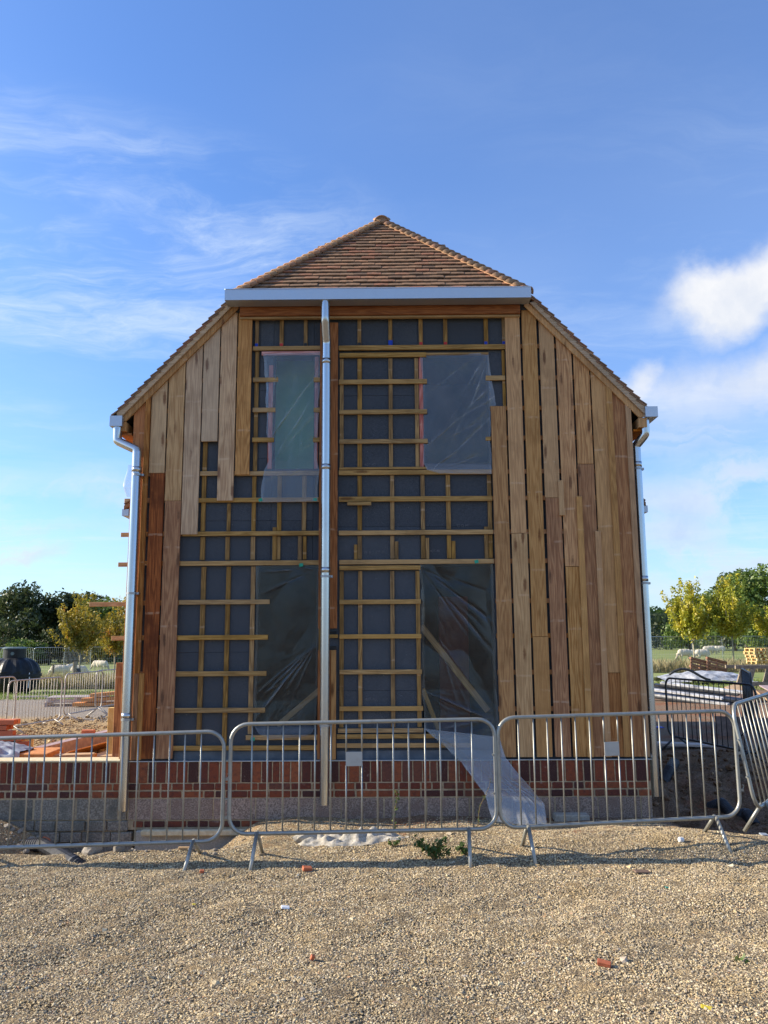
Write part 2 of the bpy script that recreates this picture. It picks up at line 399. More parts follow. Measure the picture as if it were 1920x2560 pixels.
M['bracket'] = metal('steel_clip', (.35, .36, .37), .4, 20, .9)
M['plate'] = metal('blank_plate', (.42, .42, .40), .6, 10, .3, (.3, .29, .26), .4)

def m_tile():
    N = mat('clay_roof_tile'); v, rnd = objc(N)
    base = N.ramp(rnd, [(0, (.15, .09, .058)), (.3, (.235, .14, .082)), (.62, (.275, .155, .088)), (.87, (.28, .12, .07)), (1, (.38, .22, .12))])
    n = N.noise(v, 18, 6, .65)
    c = N.mix(N.math('MULTIPLY', N.sstep(n.outputs['Fac'], .42, .7), .7), base, (.075, .06, .045))
    c = N.mix(N.math('MULTIPLY', N.sstep(N.noise(v, 60, 3).outputs['Fac'], .58, .75), .35), c, (.36, .24, .14))
    setc(N, c); N.b.inputs['Roughness'].default_value = .85; N.b.inputs['Specular IOR Level'].default_value = .2
    bump(N, n.outputs['Fac'], .004); return N.m
M['tile'] = m_tile()
def m_bonnet():
    N = mat('hip_tile_clay'); v, rnd = objc(N)
    base = N.ramp(rnd, [(0, (.27, .155, .08)), (.6, (.35, .205, .105)), (1, (.37, .18, .1))])
    n = N.noise(v, 22, 6, .65)
    c = N.mix(N.math('MULTIPLY', N.sstep(n.outputs['Fac'], .45, .7), .55), base, (.12, .09, .06))
    setc(N, c); N.b.inputs['Roughness'].default_value = .8; bump(N, n.outputs['Fac'], .003); return N.m
M['bonnet'] = m_bonnet()

def m_film(name='plastic_film', milk=.025, crease=.5, base=.03, rough=.18):
    N = mat(name); N.nodes.remove(N.b)
    tc = N.new('ShaderNodeTexCoord').outputs['Object']
    n = N.noise(tc, 4, 5, .6); n2 = N.noise(tc, 16, 2, .5)
    cr = N.new('ShaderNodeAttribute', attribute_name='crease').outputs['Fac']
    tp = N.new('ShaderNodeBsdfTransparent'); tp.inputs[0].default_value = (.84, .88, .9, 1)
    gl = N.new('ShaderNodeBsdfGlossy'); gl.inputs['Color'].default_value = (.9, .93, .96, 1); gl.inputs['Roughness'].default_value = rough
    df = N.new('ShaderNodeBsdfDiffuse'); df.inputs[0].default_value = (.75, .76, .76, 1)
    tl = N.new('ShaderNodeBsdfTranslucent'); tl.inputs[0].default_value = (.75, .76, .76, 1)
    bp = N.new('ShaderNodeBump', i_Height=n2.outputs['Fac']); bp.inputs['Strength'].default_value = .2; bp.inputs['Distance'].default_value = .003
    N.link(bp.outputs[0], gl.inputs['Normal'])
    mk = N.new('ShaderNodeMixShader', i_1=df.outputs[0], i_2=tl.outputs[0]); mk.inputs[0].default_value = .3
    lw = N.new('ShaderNodeLayerWeight'); lw.inputs[0].default_value = .35; N.link(bp.outputs[0], lw.inputs['Normal'])
    m1 = N.new('ShaderNodeMixShader', i_1=tp.outputs[0], i_2=gl.outputs[0]); N.link(N.math('MULTIPLY_ADD', lw.outputs['Facing'], .6, base, True), m1.inputs[0])
    m2 = N.new('ShaderNodeMixShader', i_1=m1.outputs[0], i_2=mk.outputs[0]); N.link(N.math('MULTIPLY_ADD', cr, crease, N.math('MULTIPLY_ADD', n.outputs['Fac'], milk*1.6, milk*.2), True), m2.inputs[0])
    N.link(m2.outputs[0], N.out.inputs[0]); return N.m
M['film'] = m_film()
M['film_up'] = m_film('plastic_film_light', .10, .55, .05, .18)
M['film_milky'] = m_film('milky_plastic_film', .22, .3, .05, .25)
M['tarp_black'] = noisy('black_tarpaulin', (.012, .013, .016), (.035, .037, .042), 5, .35, .01, .1, .5)
M['tarp_silver'] = noisy('silver_tarpaulin', (.3, .31, .33), (.55, .56, .58), 6, .4, .01, .1, .5, c2=(.03, .03, .035), s2=2.5)
M['tarp_grey'] = noisy('grey_sheet', (.22, .25, .3), (.34, .38, .43), 7, .5, .01, .1, .4)
M['tank'] = noisy('black_moulded_plastic', (.007, .008, .010), (.016, .018, .022), 5, .5, .002, .1, .3)
M['tank_lid'] = noisy('tank_lid_plastic', (.1, .14, .15), (.16, .2, .2), 8, .5, .001, .1)
M['hose'] = noisy('black_corrugated_plastic', (.012, .013, .016), (.04, .042, .05), 12, .5, .001, .1, .4)
M['blue'] = noisy('blue_clip', (.01, .04, .35), (.015, .06, .45), 8, .5, 0, 0)
M['red'] = noisy('red_clip', (.45, .03, .03), (.55, .05, .04), 8, .5, 0, 0)
M['black'] = noisy('black_clip', (.015, .015, .017), (.03, .03, .03), 8, .5, 0, 0)
M['gtape'] = noisy('green_tape', (.02, .26, .17), (.03, .33, .22), 8, .5, 0, 0)
M['cement'] = noisy('spilt_cement', (.27, .25, .21), (.5, .47, .42), 30, .95, .01, .05, c2=(.4, .34, .26), s2=5)
M['clod'] = noisy('earth_clod', (.12, .065, .035), (.3, .19, .11), 14, .95, .01, .5)
M['rock'] = noisy('field_stone', (.22, .19, .155), (.36, .32, .265), 14, .95, .01, .5)
M['bark'] = noisy('bark', (.09, .07, .05), (.17, .14, .1), 30, .95, .01, .2)
M['bark_pale'] = noisy('young_bark', (.28, .25, .17), (.4, .36, .26), 30, .9, .004, .1)
M['wool'] = noisy('sheep_fleece', (.5, .44, .34), (.66, .6, .48), 14, .95, .03, .2)
M['face'] = noisy('sheep_face', (.32, .27, .2), (.45, .4, .31), 20, .9, .002, .1)
M['leaf_y'] = noisy('yellow_leaf', (.55, .42, .03), (.65, .52, .06), 20, .6, 0, .2)

def foliage(name, stops):
    N = mat(name)
    at_ = N.new('ShaderNodeAttribute', attribute_name='tint')
    c = N.ramp(at_.outputs['Fac'], stops)
    N.nodes.remove(N.b)
    d = N.new('ShaderNodeBsdfDiffuse', i_0=c); t = N.new('ShaderNodeBsdfTranslucent', i_0=c)
    g = N.new('ShaderNodeBsdfGlossy'); g.inputs['Roughness'].default_value = .5; g.inputs[0].default_value = (.6, .6, .55, 1)
    m = N.new('ShaderNodeMixShader', i_1=d.outputs[0], i_2=t.outputs[0]); m.inputs[0].default_value = .35
    m2 = N.new('ShaderNodeMixShader', i_1=m.outputs[0], i_2=g.outputs[0]); m2.inputs[0].default_value = .05
    N.link(m2.outputs[0], N.out.inputs[0]); return N.m
M['oak'] = foliage('dark_oak_leaves', [(0, (.022, .036, .014)), (.5, (.042, .062, .02)), (1, (.075, .085, .026))])
M['green_tree'] = foliage('green_leaves', [(0, (.05, .09, .018)), (.5, (.10, .16, .028)), (1, (.2, .23, .04))])
M['autumn'] = foliage('turning_leaves', [(0, (.15, .15, .025)), (.5, (.31, .25, .03)), (.85, (.42, .29, .03)), (1, (.42, .18, .035))])
M['lime'] = foliage('yellow_green_leaves', [(0, (.15, .2, .02)), (.5, (.33, .33, .026)), (1, (.52, .43, .035))])
M['weed'] = foliage('weed_leaves', [(0, (.035, .075, .015)), (.6, (.08, .14, .025)), (1, (.24, .1, .06))])
M['grass_blade'] = foliage('grass_blades', [(0, (.09, .15, .025)), (.5, (.15, .2, .04)), (1, (.25, .26, .07))])
M['dry_blade'] = foliage('dry_grass_blades', [(0, (.16, .16, .06)), (.5, (.28, .235, .12)), (1, (.38, .32, .19))])

def m_ground():
    N = mat('gravel_and_soil'); N.b.inputs['Roughness'].default_value = .95; N.b.inputs['Specular IOR Level'].default_value = .15
    p = N.new('ShaderNodeNewGeometry').outputs['Position']
    s = N.new('ShaderNodeSeparateXYZ', i_0=p); x, y, z = s.outputs
    v1 = N.new('ShaderNodeTexVoronoi', i_Vector=p); v1.inputs['Scale'].default_value = 85
    r1 = N.new('ShaderNodeSeparateColor', i_0=v1.outputs['Color']).outputs[0]
    grav = N.ramp(r1, [(0, (.06, .05, .042)), (.2, (.17, .14, .11)), (.5, (.34, .255, .15)), (.8, (.46, .36, .22)), (1, (.56, .48, .36))])
    big = N.noise(p, .9, 5, .6); med = N.noise(p, 5, 6, .65); fn = N.noise(p, 60, 5, .7)
    sand = N.mix(fn.outputs['Fac'], (.25, .165, .075), (.5, .36, .19))
    grav = N.mix(N.math('MULTIPLY', N.sstep(med.outputs['Fac'], .45, .65), .45), N.mix(.55, grav, (.085, .065, .042)), sand)  # gravel base darkened: the shadow between the stones is put into its colour
    soil = N.mix(N.sstep(fn.outputs['Fac'], .3, .7), (.08, .048, .03), (.36, .245, .16))
    red = N.mix(N.sstep(fn.outputs['Fac'], .3, .7), (.11, .045, .025), (.36, .17, .09))
    soil = N.mix(N.sstep(big.outputs['Fac'], .5, .66), soil, red)
    grey = N.mix(N.sstep(fn.outputs['Fac'], .3, .7), (.12, .105, .095), (.40, .36, .32))
    clay = N.mix(N.sstep(fn.outputs['Fac'], .3, .7), (.22, .14, .065), (.56, .41, .22))
    # zones: gravel yard in front, soil beside and behind the house, grey track far left
    wob = N.math('MULTIPLY', N.math('SUBTRACT', N.noise(p, 1.7, 4, .6).outputs['Fac'], .5), 1.6)
    yb = N.math('ADD', y, wob)
    m_soil = N.sstep(yb, -1.25, -.75)
    right = N.sstep(N.math('ADD', x, wob), -1.0, .6)
    left = N.math('SUBTRACT', 1.0, right)
    c = N.mix(m_soil, grav, N.mix(right, clay, soil))
    trench = N.math('MULTIPLY', N.math('MULTIPLY', N.sstep(N.math('ADD', y, N.math('MULTIPLY', wob, .3)), -1.55, -1.35), left), N.math('SUBTRACT', 1.0, N.sstep(y, .0, .4)))
    c = N.mix(trench, c, N.mix(.5, soil, clay))
    track = N.math('MULTIPLY', N.math('MULTIPLY', N.sstep(N.math('ADD', N.math('ADD', y, wob), N.math('MULTIPLY', x, .55)), 6.2, 7.4), left), N.sstep(N.math('MULTIPLY', x, -1), 4, 6))
    c = N.mix(N.math('MULTIPLY', track, .85), c, grey)
    setc(N, c)
    h = N.math('ADD', N.math('MULTIPLY', v1.outputs['Distance'], -1.0), N.math('MULTIPLY', fn.outputs['Fac'], 1.2))
    bump(N, h, .012, 1.0); return N.m
M['ground'] = m_ground()
def m_field():
    N = mat('field_grass'); N.b.inputs['Roughness'].default_value = .9; N.b.inputs['Specular IOR Level'].default_value = .1
    p = N.new('ShaderNodeNewGeometry').outputs['Position']
    s = N.new('ShaderNodeSeparateXYZ', i_0=p)
    n = N.noise(p, .12, 6, .65); n2 = N.noise(p, 6, 5, .7)
    c = N.mix(N.sstep(n.outputs['Fac'], .35, .65), (.15, .2, .06), (.24, .27, .11))
    c = N.mix(N.math('MULTIPLY', N.sstep(n2.outputs['Fac'], .4, .7), .5), c, (.27, .26, .12))
    fr = N.math('SUBTRACT', 1.0, N.sstep(N.math('ADD', s.outputs[1], N.math('MULTIPLY', n2.outputs['Fac'], 3)), 22, 28))
    c = N.mix(N.math('MULTIPLY', fr, .7), c, (.12, .19, .03))
    setc(N, c); bump(N, n2.outputs['Fac'], .05); return N.m
M['field'] = m_field()

# ------------------------------------------------------------------ ground
def hz(x, y, fine=True):
    z = -.42*S(y, 9, 34)*S(-x, 2, 12) + .011*min(0, x)*S(y, 40, 100) + .006*max(0, x)*S(y, 40, 100) + 7*S(y, 150, 420)
    z += .10*S(x, 3, 6)*S(y, .5, 4)*(1-S(y, 12, 25))
    if fine and -9 < x < -3 and 2 < y < 14:
        z += (.11*noise.noise(Vector((x*1.1, y*1.1, 6)))+.06*noise.noise(Vector((x*3.1, y*3.1, 6))))*S(y, 4.5, 6)*(1-S(y, 11, 13))
    if -8 < y < 3 and abs(x) < 9:
        z += .13*gs(x, 2.4, 1.3)*gs(y, -1.45, .55) + .05*gs(x, .3, .8)*gs(y, -1.0, .4)
        z += -.32*S(x, 2.75, 3.3)*S(y, -1.25, -.75)*(1-S(y, .8, 2.4))*(1-S(x, 4.2, 6))
        z += -.36*S(-x, 1.3, 2.0)*S(y, -1.5, -1.12)*(1-S(y, .1, .4))*(1-S(-x, 3.3, 4.4))
        z += .5*gs(x, 5.5, .9)*gs(y, -1.2, 1.2)
        z += .12*gs(x, -3.9, .6)*gs(y, -.35, .35)
        if fine:
            z += .05*(noise.noise(Vector((x*.9, y*.9, 3.1)))) + .022*noise.noise(Vector((x*3.3, y*3.3, 7.7)))
            z += .012*noise.noise(Vector((x*9, y*9, 1.7)))
            if x > 2.8 and y > -1: z += .09*noise.noise(Vector((x*2.6, y*2.6, 2.2)))+.05*noise.noise(Vector((x*7, y*7, 2.2)))
    return z

def axis(dense0, dense1, step, lo, hi, g=1.16):
    a = [dense0+i*step for i in range(int(round((dense1-dense0)/step))+1)]
    s = step; p = a[-1]
    while p < hi: s *= g; p += s; a.append(min(p, hi))
    s = step; p = a[0]; b = []
    while p > lo: s *= g; p -= s; b.append(max(p, lo))
    return b[::-1]+a
def sheet_grid(name, xs, ys, mt, dz=0, zf=None):
    n = len(xs); v = [(x, y, (zf or hz)(x, y)+dz) for y in ys for x in xs]
    f = [(j*n+i, j*n+i+1, (j+1)*n+i+1, (j+1)*n+i) for j in range(len(ys)-1) for i in range(n-1)]
    m = MB(); m.v = v; m.f = f
    return m.obj(name, mt, smooth=True)
tag(sheet_grid('ground', axis(-5.0, 5.4, .055, -700, 700, 1.08), axis(-5.2, 1.2, .055, -60, 900, 1.06), M['ground']), kind='structure')
def field():
    ys = axis(19, 60, .8, 19, 900); xs = axis(-40, 40, 1.2, -700, 700)
    def zf(x, y):
        e = 22.0 + (0.0 if x < 0 else 1.0) + 1.2*noise.noise(Vector((x*.3, 0, 4)))
        return hz(x, y) + (.03 if y > e else -.25)
    return sheet_grid('field', xs, ys, M['field'], 0, zf)
tag(field(), kind='structure')

# ------------------------------------------------------------------ the house
XC, XL, XR = -.09, -2.93, 2.746            # ridge line and the two corners of the gable
EAVE_Z, RIDGE_Z, GUT_Z = 4.25, 7.64, 5.66
HIPR = 7.575
SL = 1.07                                   # slope of the main roof
HOUSE_D = 9.2
def under(x):                               # underside of the verge on the gable
    return min(5.73, 7.545 - SL*abs(x-XC))
house = thing('house', 'half clad timber house with gable boards, battens over dark insulation and a brick plinth', 'house', (0, 0, 0))
hp = lambda *a, **k: slab(*a, parent=house, **k)

# openings
WIN = dict(ul=(-1.345, -.873, 3.775, 5.135), ur=(.389, 1.15, 3.772, 5.10), ll=(-1.50, -.803, .9, 2.67), lr=(.336, 1.136, .80, 2.67))
# insulation boards: columns split round the openings, joints left open
def insul(x0, x1, z0, z1):
    if x1-x0 < .04 or z1-z0 < .04: return
    x1 -= .002; z1 -= .002
    y = -.0006*random.random()
    t = [min(z1, under(x)+.1) for x in (x0, x1)]
    if t[0] <= z0+.02 or t[1] <= z0+.02:
        xa, xb = (x0, x1)
        pts = [(x0, z0), (x1, z0)]
        if t[0] > z0+.02: pts = [(x0, z0), (x0+(x1-x0)*.6, z0), (x0, t[0])]
        elif t[1] > z0+.02: pts = [(x0+(x1-x0)*.4, z0), (x1, z0), (x1, t[1])]
        else: return
    else: pts = [(x0, z0), (x1, z0), (x1, t[1]), (x0, t[0])]
    prism_xz('insulation_board', pts, y, .06, M['insul'], house, .0015)
for c0, c1, cuts in (
        (XL+.02, WIN['ll'][0], (.56, 1.72, 3.18, 4.38, 5.9)),
        (-1.50, -1.345, (2.67, 3.18, 3.9, 4.7, 5.9)), (-1.345, -.873, (2.67, 3.18, 3.775)), (-1.345, -.873, (5.135, 5.9)),
        (-.873, -.803, (2.67, 3.775)), (-.873, -.803, (3.775, 4.9, 5.9)),
        (-1.50, -.803, (.56, .9)), (-.803, .336, (.56, 1.30, 3.10, 4.63, 5.9)),
        (.336, .389, (2.67, 3.10, 3.772, 4.63, 5.9)), (.389, 1.15, (2.67, 3.10, 3.772)), (.389, 1.15, (5.10, 5.9)),
        (.336, 1.136, (.56, .80)), (1.136, 1.15, (.56, 2.67)), (1.15, 2.0, (.56, 1.7, 2.9, 4.1, 5.2, 5.9)), (2.0, XR-.02, (.56, 1.7, 2.9, 4.1, 5.2))):
    for a, b in zip(cuts, cuts[1:]): insul(c0, c1, a, b)
# reveals round the openings
for k, (a, b, c, d) in WIN.items():
    for nm, q in (('reveal', (a-.02, a, c, d)), ('reveal', (b, b+.02, c, d)), ('reveal', (a-.02, b+.02, d, d+.02)), ('reveal', (a-.02, b+.02, c-.02, c))):
        hp(nm, q[0], q[1], .062, .22, q[2], q[3], M['dark'])
# structural shell and rooms
def shellwall():
    m = MB()
    xs = [XL+.02, WIN['ll'][0]-.02, WIN['ul'][1]+.09, WIN['lr'][0]-.02, 1.172, XR-.02]
    m.box(((XL+WIN['ll'][0])/2, .14, 2.9), (WIN['ll'][0]-XL-.08, .15, 4.6))
    return m
for sx, nm in ((XL+.03, 'side_wall'), (XR-.03, 'side_wall')):
    hp(nm, sx-.03, sx+.03, .07, HOUSE_D, .0, EAVE_Z, M['larch_brown'], w=.002)
hp('back_wall', XL+.06, XR-.06, HOUSE_D-.06, HOUSE_D, 0, EAVE_Z, M['larch_brown'], w=.002)
hp('ground_floor', XL+.07, XR-.07, .1, HOUSE_D-.07, .46, .54, M['dark'])
hp('upper_floor', XL+.07, XR-.07, .24, HOUSE_D-.07, 2.95, 3.2, M['dark'])
hp('room_partition', XL+.07, XR-.07, 3.2, 3.28, .55, 2.94, M['dark'])
hp('room_partition', XL+.07, XR-.07, 2.6, 2.68, 3.21, 5.6, M['interior'])
hp('party_wall', -.42, -.34, .24, 3.18, .55, 2.94, M['dark'])
hp('green_insulation_panel', -1.75, -.6, .55, .6, 3.35, 5.5, M['green'])
hp('red_partition', .62, 1.0, 1.6, 1.66, .56, 2.4, M['redwall'], label='red board standing inside the doorway')
# raking braces seen through the film
def beam_between(name, p, q, w, t, mt, parent):
    p, q = Vector(p), Vector(q); L = (q-p).length
    o = mesh_obj(name, bbox_mesh(name, (L, t, w), mt), parent, (p+q)/2)
    o.rotation_euler = (q-p).to_track_quat('X', 'Z').to_euler(); return o
beam_between('brace', (.34, .3, 2.0), (1.08, .32, 1.05), .07, .04, M['batten_h'], house)
beam_between('brace', (-1.28, .3, .9), (-.80, .3, 1.3), .06, .04, M['batten_h'], house)
beam_between('brace', (.35, .28, 1.3), (.52, .3, .85), .05, .03, M['batten_h'], house)

# counter battens (upright) and battens (level), metres on the gable
VB = [(-1.565, -1.523, 5.237, 5.566), (-1.277, -1.232, 5.235, 5.563), (-.995, -.952, 5.232, 5.561), (-.367, -.325, 5.235, 5.573), (-.007, .038, 5.232, 5.569),
 (.347, .393, 5.229, 5.566), (.634, .680, 5.226, 5.563), (1.106, 1.155, 5.222, 5.559), (1.318, 1.352, 5.220, 5.557), (-1.558, -1.513, 3.747, 5.167), (-1.562, -1.517, 3.06, 3.684),
 (-2.134, -2.085, 3.06, 4.09), (-1.841, -1.800, 3.06, 3.374), (-1.275, -1.228, 3.06, 3.684), (-.996, -.947, 3.06, 3.684), (-.572, -.529, 3.782, 5.07), (-.368, -.318, 3.782, 5.07), (-.010, .036, 3.782, 5.07),
 (.292, .336, 3.782, 5.07), (1.305, 1.338, 3.75, 5.158), (-.368, -.319, 3.06, 3.684), (.0, .046, 3.06, 3.684), (.344, .390, 3.06, 3.684), (.630, .679, 3.06, 3.684), (1.097, 1.143, 3.06, 3.684),
 (-2.132, -2.078, 2.735, 2.995), (-1.850, -1.801, 2.735, 2.995), (-1.566, -1.517, 2.735, 2.995), (-1.273, -1.233, 2.735, 2.995), (-.981, -.940, 2.735, 2.995),
 (-2.111, -2.058, .735, 2.66), (-1.832, -1.782, .735, 2.66), (-1.556, -1.507, .845, 2.66), (-.797, -.76, .84, 2.99),
 (-.368, -.320, 2.735, 2.995), (-.002, .044, 2.735, 2.995), (.342, .389, 2.735, 2.995), (.630, .678, 2.735, 2.995), (1.097, 1.141, 2.735, 2.995),
 (-.567, -.522, .91, 2.6), (-.361, -.317, .91, 2.6), (-.007, .039, .91, 2.6), (.276, .322, .91, 2.6)]
for a, b, c, d in VB: hp('counter_batten', a, b, -.0245, -.002, c, d, M['batten_v'], w=.002, rot=(0, random.uniform(-.002, .002), 0))
CLEAT = [(-1.321, -1.277, 2.73, 3.10), (-1.036, -.992, 2.73, 3.0), (-.409, -.371, 2.73, 2.898), (.049, .088, 2.73, 2.931), (.393, .431, 2.73, 2.969), (.683, .724, 2.73, 2.932), (1.050, 1.094, 2.73, 3.09)]
for a, b, c, d in CLEAT: hp('cleat', a, b, -.027, -.002, c, d, M['batten_v'], w=.002)
HBT = [(-.585, 1.345, 5.165, 5.222), (-1.583, -.775, 5.172, 5.222), (-.576, .430, 5.078, 5.132), (-1.575, -1.283, 4.791, 4.843), (-.873, -.781, 4.788, 4.840), (-.584, .434, 4.756, 4.810), (1.110, 1.334, 4.788, 4.844),
 (-1.571, -1.310, 4.431, 4.483), (-.870, -.779, 4.426, 4.479), (-.577, .429, 4.398, 4.450), (-1.569, -1.321, 4.079, 4.130), (-.875, -.776, 4.075, 4.126), (-.576, .432, 4.052, 4.102), (1.091, 1.149, 4.076, 4.120),
 (-2.153, -1.755, 3.692, 3.742), (-1.748, -.774, 3.689, 3.740), (-.575, .42, 3.750, 3.776), (-.580, 1.148, 3.688, 3.741), (-2.335, -.772, 3.384, 3.434), (-.579, 1.148, 3.381, 3.437),
 (-2.33, -.768, 3.003, 3.053), (-.578, 1.148, 3.002, 3.053), (-2.342, -.771, 2.671, 2.722), (-.572, 1.148, 2.674, 2.725), (-.569, .331, 2.610, 2.658), (-2.343, -1.339, 2.241, 2.291), (-.568, .330, 2.233, 2.283),
 (-2.343, -1.352, 1.853, 1.905), (-.566, .330, 1.857, 1.905), (-.672, -.582, 1.867, 1.905), (-2.348, -1.362, 1.463, 1.515), (-.565, .333, 1.475, 1.523), (-2.344, -1.370, 1.075, 1.126), (-.564, .340, 1.085, 1.134),
 (-1.572, -.769, .787, .838), (-.579, .340, .858, .903), (-.594, .463, .797, .842), (-2.348, -.769, .680, .729), (-.594, .86, .701, .747)]
for a, b, c, d in HBT: hp('batten', a, b, -.050, -.025, c, d, M['batten_h'], w=.002, rot=(0, random.uniform(-.0015, .0015), 0))
hp('batten', -.481, -.213, -.075, -.051, 3.336, 3.374, M['batten_h'], label='short pale offcut nailed under a batten', w=.002)
# cross battens behind the cladding, seen in the gaps
for z in (1.075, 1.463, 1.855, 2.235, 2.675, 3.003, 3.385, 3.69, 4.08, 4.43, 4.79, 5.17):
    for s in (-1, 1):
        if s < 0: x0, x1 = XL+.03, -2.345
        else: x0, x1 = 1.152, XR-.03
        lim = (7.545-(z+.1))/SL
        x0 = max(x0, XC-lim); x1 = min(x1, XC+lim)
        if s < 0 and z > 3.5: x1 = -1.592 if z > 4.1 else -2.16
        if s > 0 and z > 4.5: x0 = 1.36
        if x1-x0 > .05: hp('batten', x0, x1, -.0495, -.0255, z, z+.05, M['larch_brown'], w=.002)
hp('wrapped_lintel', -1.481, -.783, -.045, -.02, 5.115, 5.16, M['pink_h'], w=.004, label='pink film wrapped lintel batten')
for a, b, c, d in ((-1.395, -1.345, 3.771, 5.0), (-.863, -.82, 3.767, 5.1), (.342, .388, 3.775, 5.08)): hp('wrapped_jamb', a, b, -.024, .0, c, d, M['pink'], w=.004, label='pink film wrapped jamb batten')
hp('lintel', .43, 1.15, -.045, -.003, 5.102, 5.128, M['batten_h'], w=.002)
for a, b in ((-2.345, -.768), (-.594, 1.148)): hp('damp_course', a, b, -.012, -.003, .565, .668, M['dpc'], w=.001)
hp('damp_course', -.594, .85, -.06, -.02, .56, .574, M['dpc'], w=.001)
# coloured plastic packers at the feet of the top battens
for x, k in ((-1.545, 'blue'), (-1.254, 'red'), (-.973, 'black'), (-.346, 'black'), (.016, 'blue'), (.37, 'red'), (.655, 'red'), (1.125, 'blue'), (1.335, 'blue')):
    w = .05 if x == .016 else .036
    hp('packer', x-w/2, x+w/2, -.034, -.0255, 5.226, 5.226+(.062 if x == .016 else .036), M[k], w=.002, label=k+' plastic packer')

# cladding boards: (x0, x1, z bottom, z top or None for the verge, material)
Y0, Y1 = -.074, -.0505
def board(x0, x1, z0, z1, k, label=None, name='cladding_board', y0=Y0, y1=Y1):
    if z1 is None:
        t0, t1 = under(x0)-.002, under(x1)-.002
        pts = [(x0, z0), (x1, z0), (x1, t1), (x0, t0)]
        if abs(t0-t1) > .001 and max(t0, t1) >= 5.729:   # board that meets the corner of verge and soffit
            xk = XC - 1.696 if x0 < 0 else XC + 1.696
            if x0 < xk < x1: pts = [(x0, z0), (x1, z0), (x1, t1), (xk, 5.728), (x0, t0)]
    else: pts = [(x0, z0), (x1, z0), (x1, z1), (x0, z1)]
    return prism_xz(name, pts, y0+random.uniform(-.0015, .0015), y1, M[k], house, .0025, label)
board(-2.925, -2.737, .60, None, 'cedar', 'orange corner board')
board(-2.728, -2.552, 3.722, None, 'larch_pale'); board(-2.706, -2.548, .60, 3.719, 'larch_red', 'dark red board with strong grain')
board(-2.537, -2.353, 3.402, None, 'larch_pale'); board(-2.53, -2.35, .60, 3.399, 'larch_brown', 'brown lower board')
board(-2.342, -2.158, 3.018, None, 'larch_pale'); board(-2.145, -1.962, 4.084, None, 'larch_pale'); board(-1.948, -1.766, 3.398, None, 'larch_pale')
board(-1.752, -1.592, 3.695, None, 'larch', y1=-.0515)
for a, b, z0, z1, k in ((1.158, 1.325, .60, 4.471, 'larch'), (1.346, 1.515, 3.008, None, 'larch'), (1.348, 1.522, .60, 3.004, 'larch_pale'), (1.541, 1.709, 1.87, None, 'larch_gold'), (1.545, 1.712, .60, 1.866, 'larch_gold'),
                        (1.737, 1.905, 3.406, None, 'larch'), (1.741, 1.911, .60, 3.402, 'larch_brown'), (1.929, 2.099, 2.634, None, 'larch'), (1.933, 2.1, .60, 2.63, 'larch_gold'),
                        (2.12, 2.296, 3.79, None, 'larch'), (2.116, 2.298, .60, 3.786, 'larch_brown'), (2.312, 2.48, 1.479, None, 'larch'), (2.312, 2.48, .60, 1.475, 'larch_brown'), (2.50, 2.735, .60, None, 'larch_brown')):
    board(a, b, z0, z1, k)
sy0, sy1 = -.1, -.076
board(-2.79, -2.733, 1.5, None, 'larch_brown', None, 'cover_strip', sy0, sy1)
board(-2.735, -2.682, .59, 1.5, 'larch', 'pale lower cover strip', 'cover_strip', sy0, sy1); board(-2.79, -2.738, .59, 1.497, 'larch_brown', None, 'cover_strip', sy0, sy1)
board(2.47, 2.536, .60, None, 'larch', None, 'cover_strip', sy0, sy1); board(2.682, 2.742, .60, None, 'larch', None, 'cover_strip', sy0, sy1)
board(1.885, 1.943, 3.2, 3.598, 'larch', 'short offcut of cover strip over a joint', 'cover_strip', sy0, sy1)
board(2.08, 2.144, .60, 3.414, 'larch', None, 'cover_strip', sy0, sy1); board(2.272, 2.334, .60, 3.022, 'larch_gold', None, 'cover_strip', sy0, sy1)
# centre board behind the rain pipe
board(-.80, -.592, 1.97, 5.50, 'centre', None, 'centre_board', -.06, -.0515); board(-.80, -.60, .585, 1.736, 'centre', None, 'centre_board', -.06, -.0515)
board(-.655, -.60, .585, 1.736, 'larch', None, 'cover_strip', -.09, -.062)
for z in (1.76, 1.92): hp('gap_shade_strip', -.79, -.60, -.02, -.003, z-.02, z+.02, M['dark'])  # solid strips coloured dark in place of the shade in the holes

# header timber and soffit below the front gutter
hp('header_beam', -1.73, 1.52, -.13, -.052, 5.565, 5.672, M['beam'], w=.004)
hp('header_strip', -1.73, 1.52, -.10, -.052, 5.537, 5.562, M['batten_h'])
hp('soffit_beam', -1.72, 1.51, -.16, -.06, 5.690, 5.728, M['beam'])
hp('soffit_panel', -1.80, 1.62, -.15, .1, 5.731, 5.752, M['beam'])
for x in (-1.3, -1.0, -.35, .02, .37, .66, 1.13): hp('soffit_block', x-.025, x+.025, -.06, -.003, 5.675, 5.73, M['batten_v'])

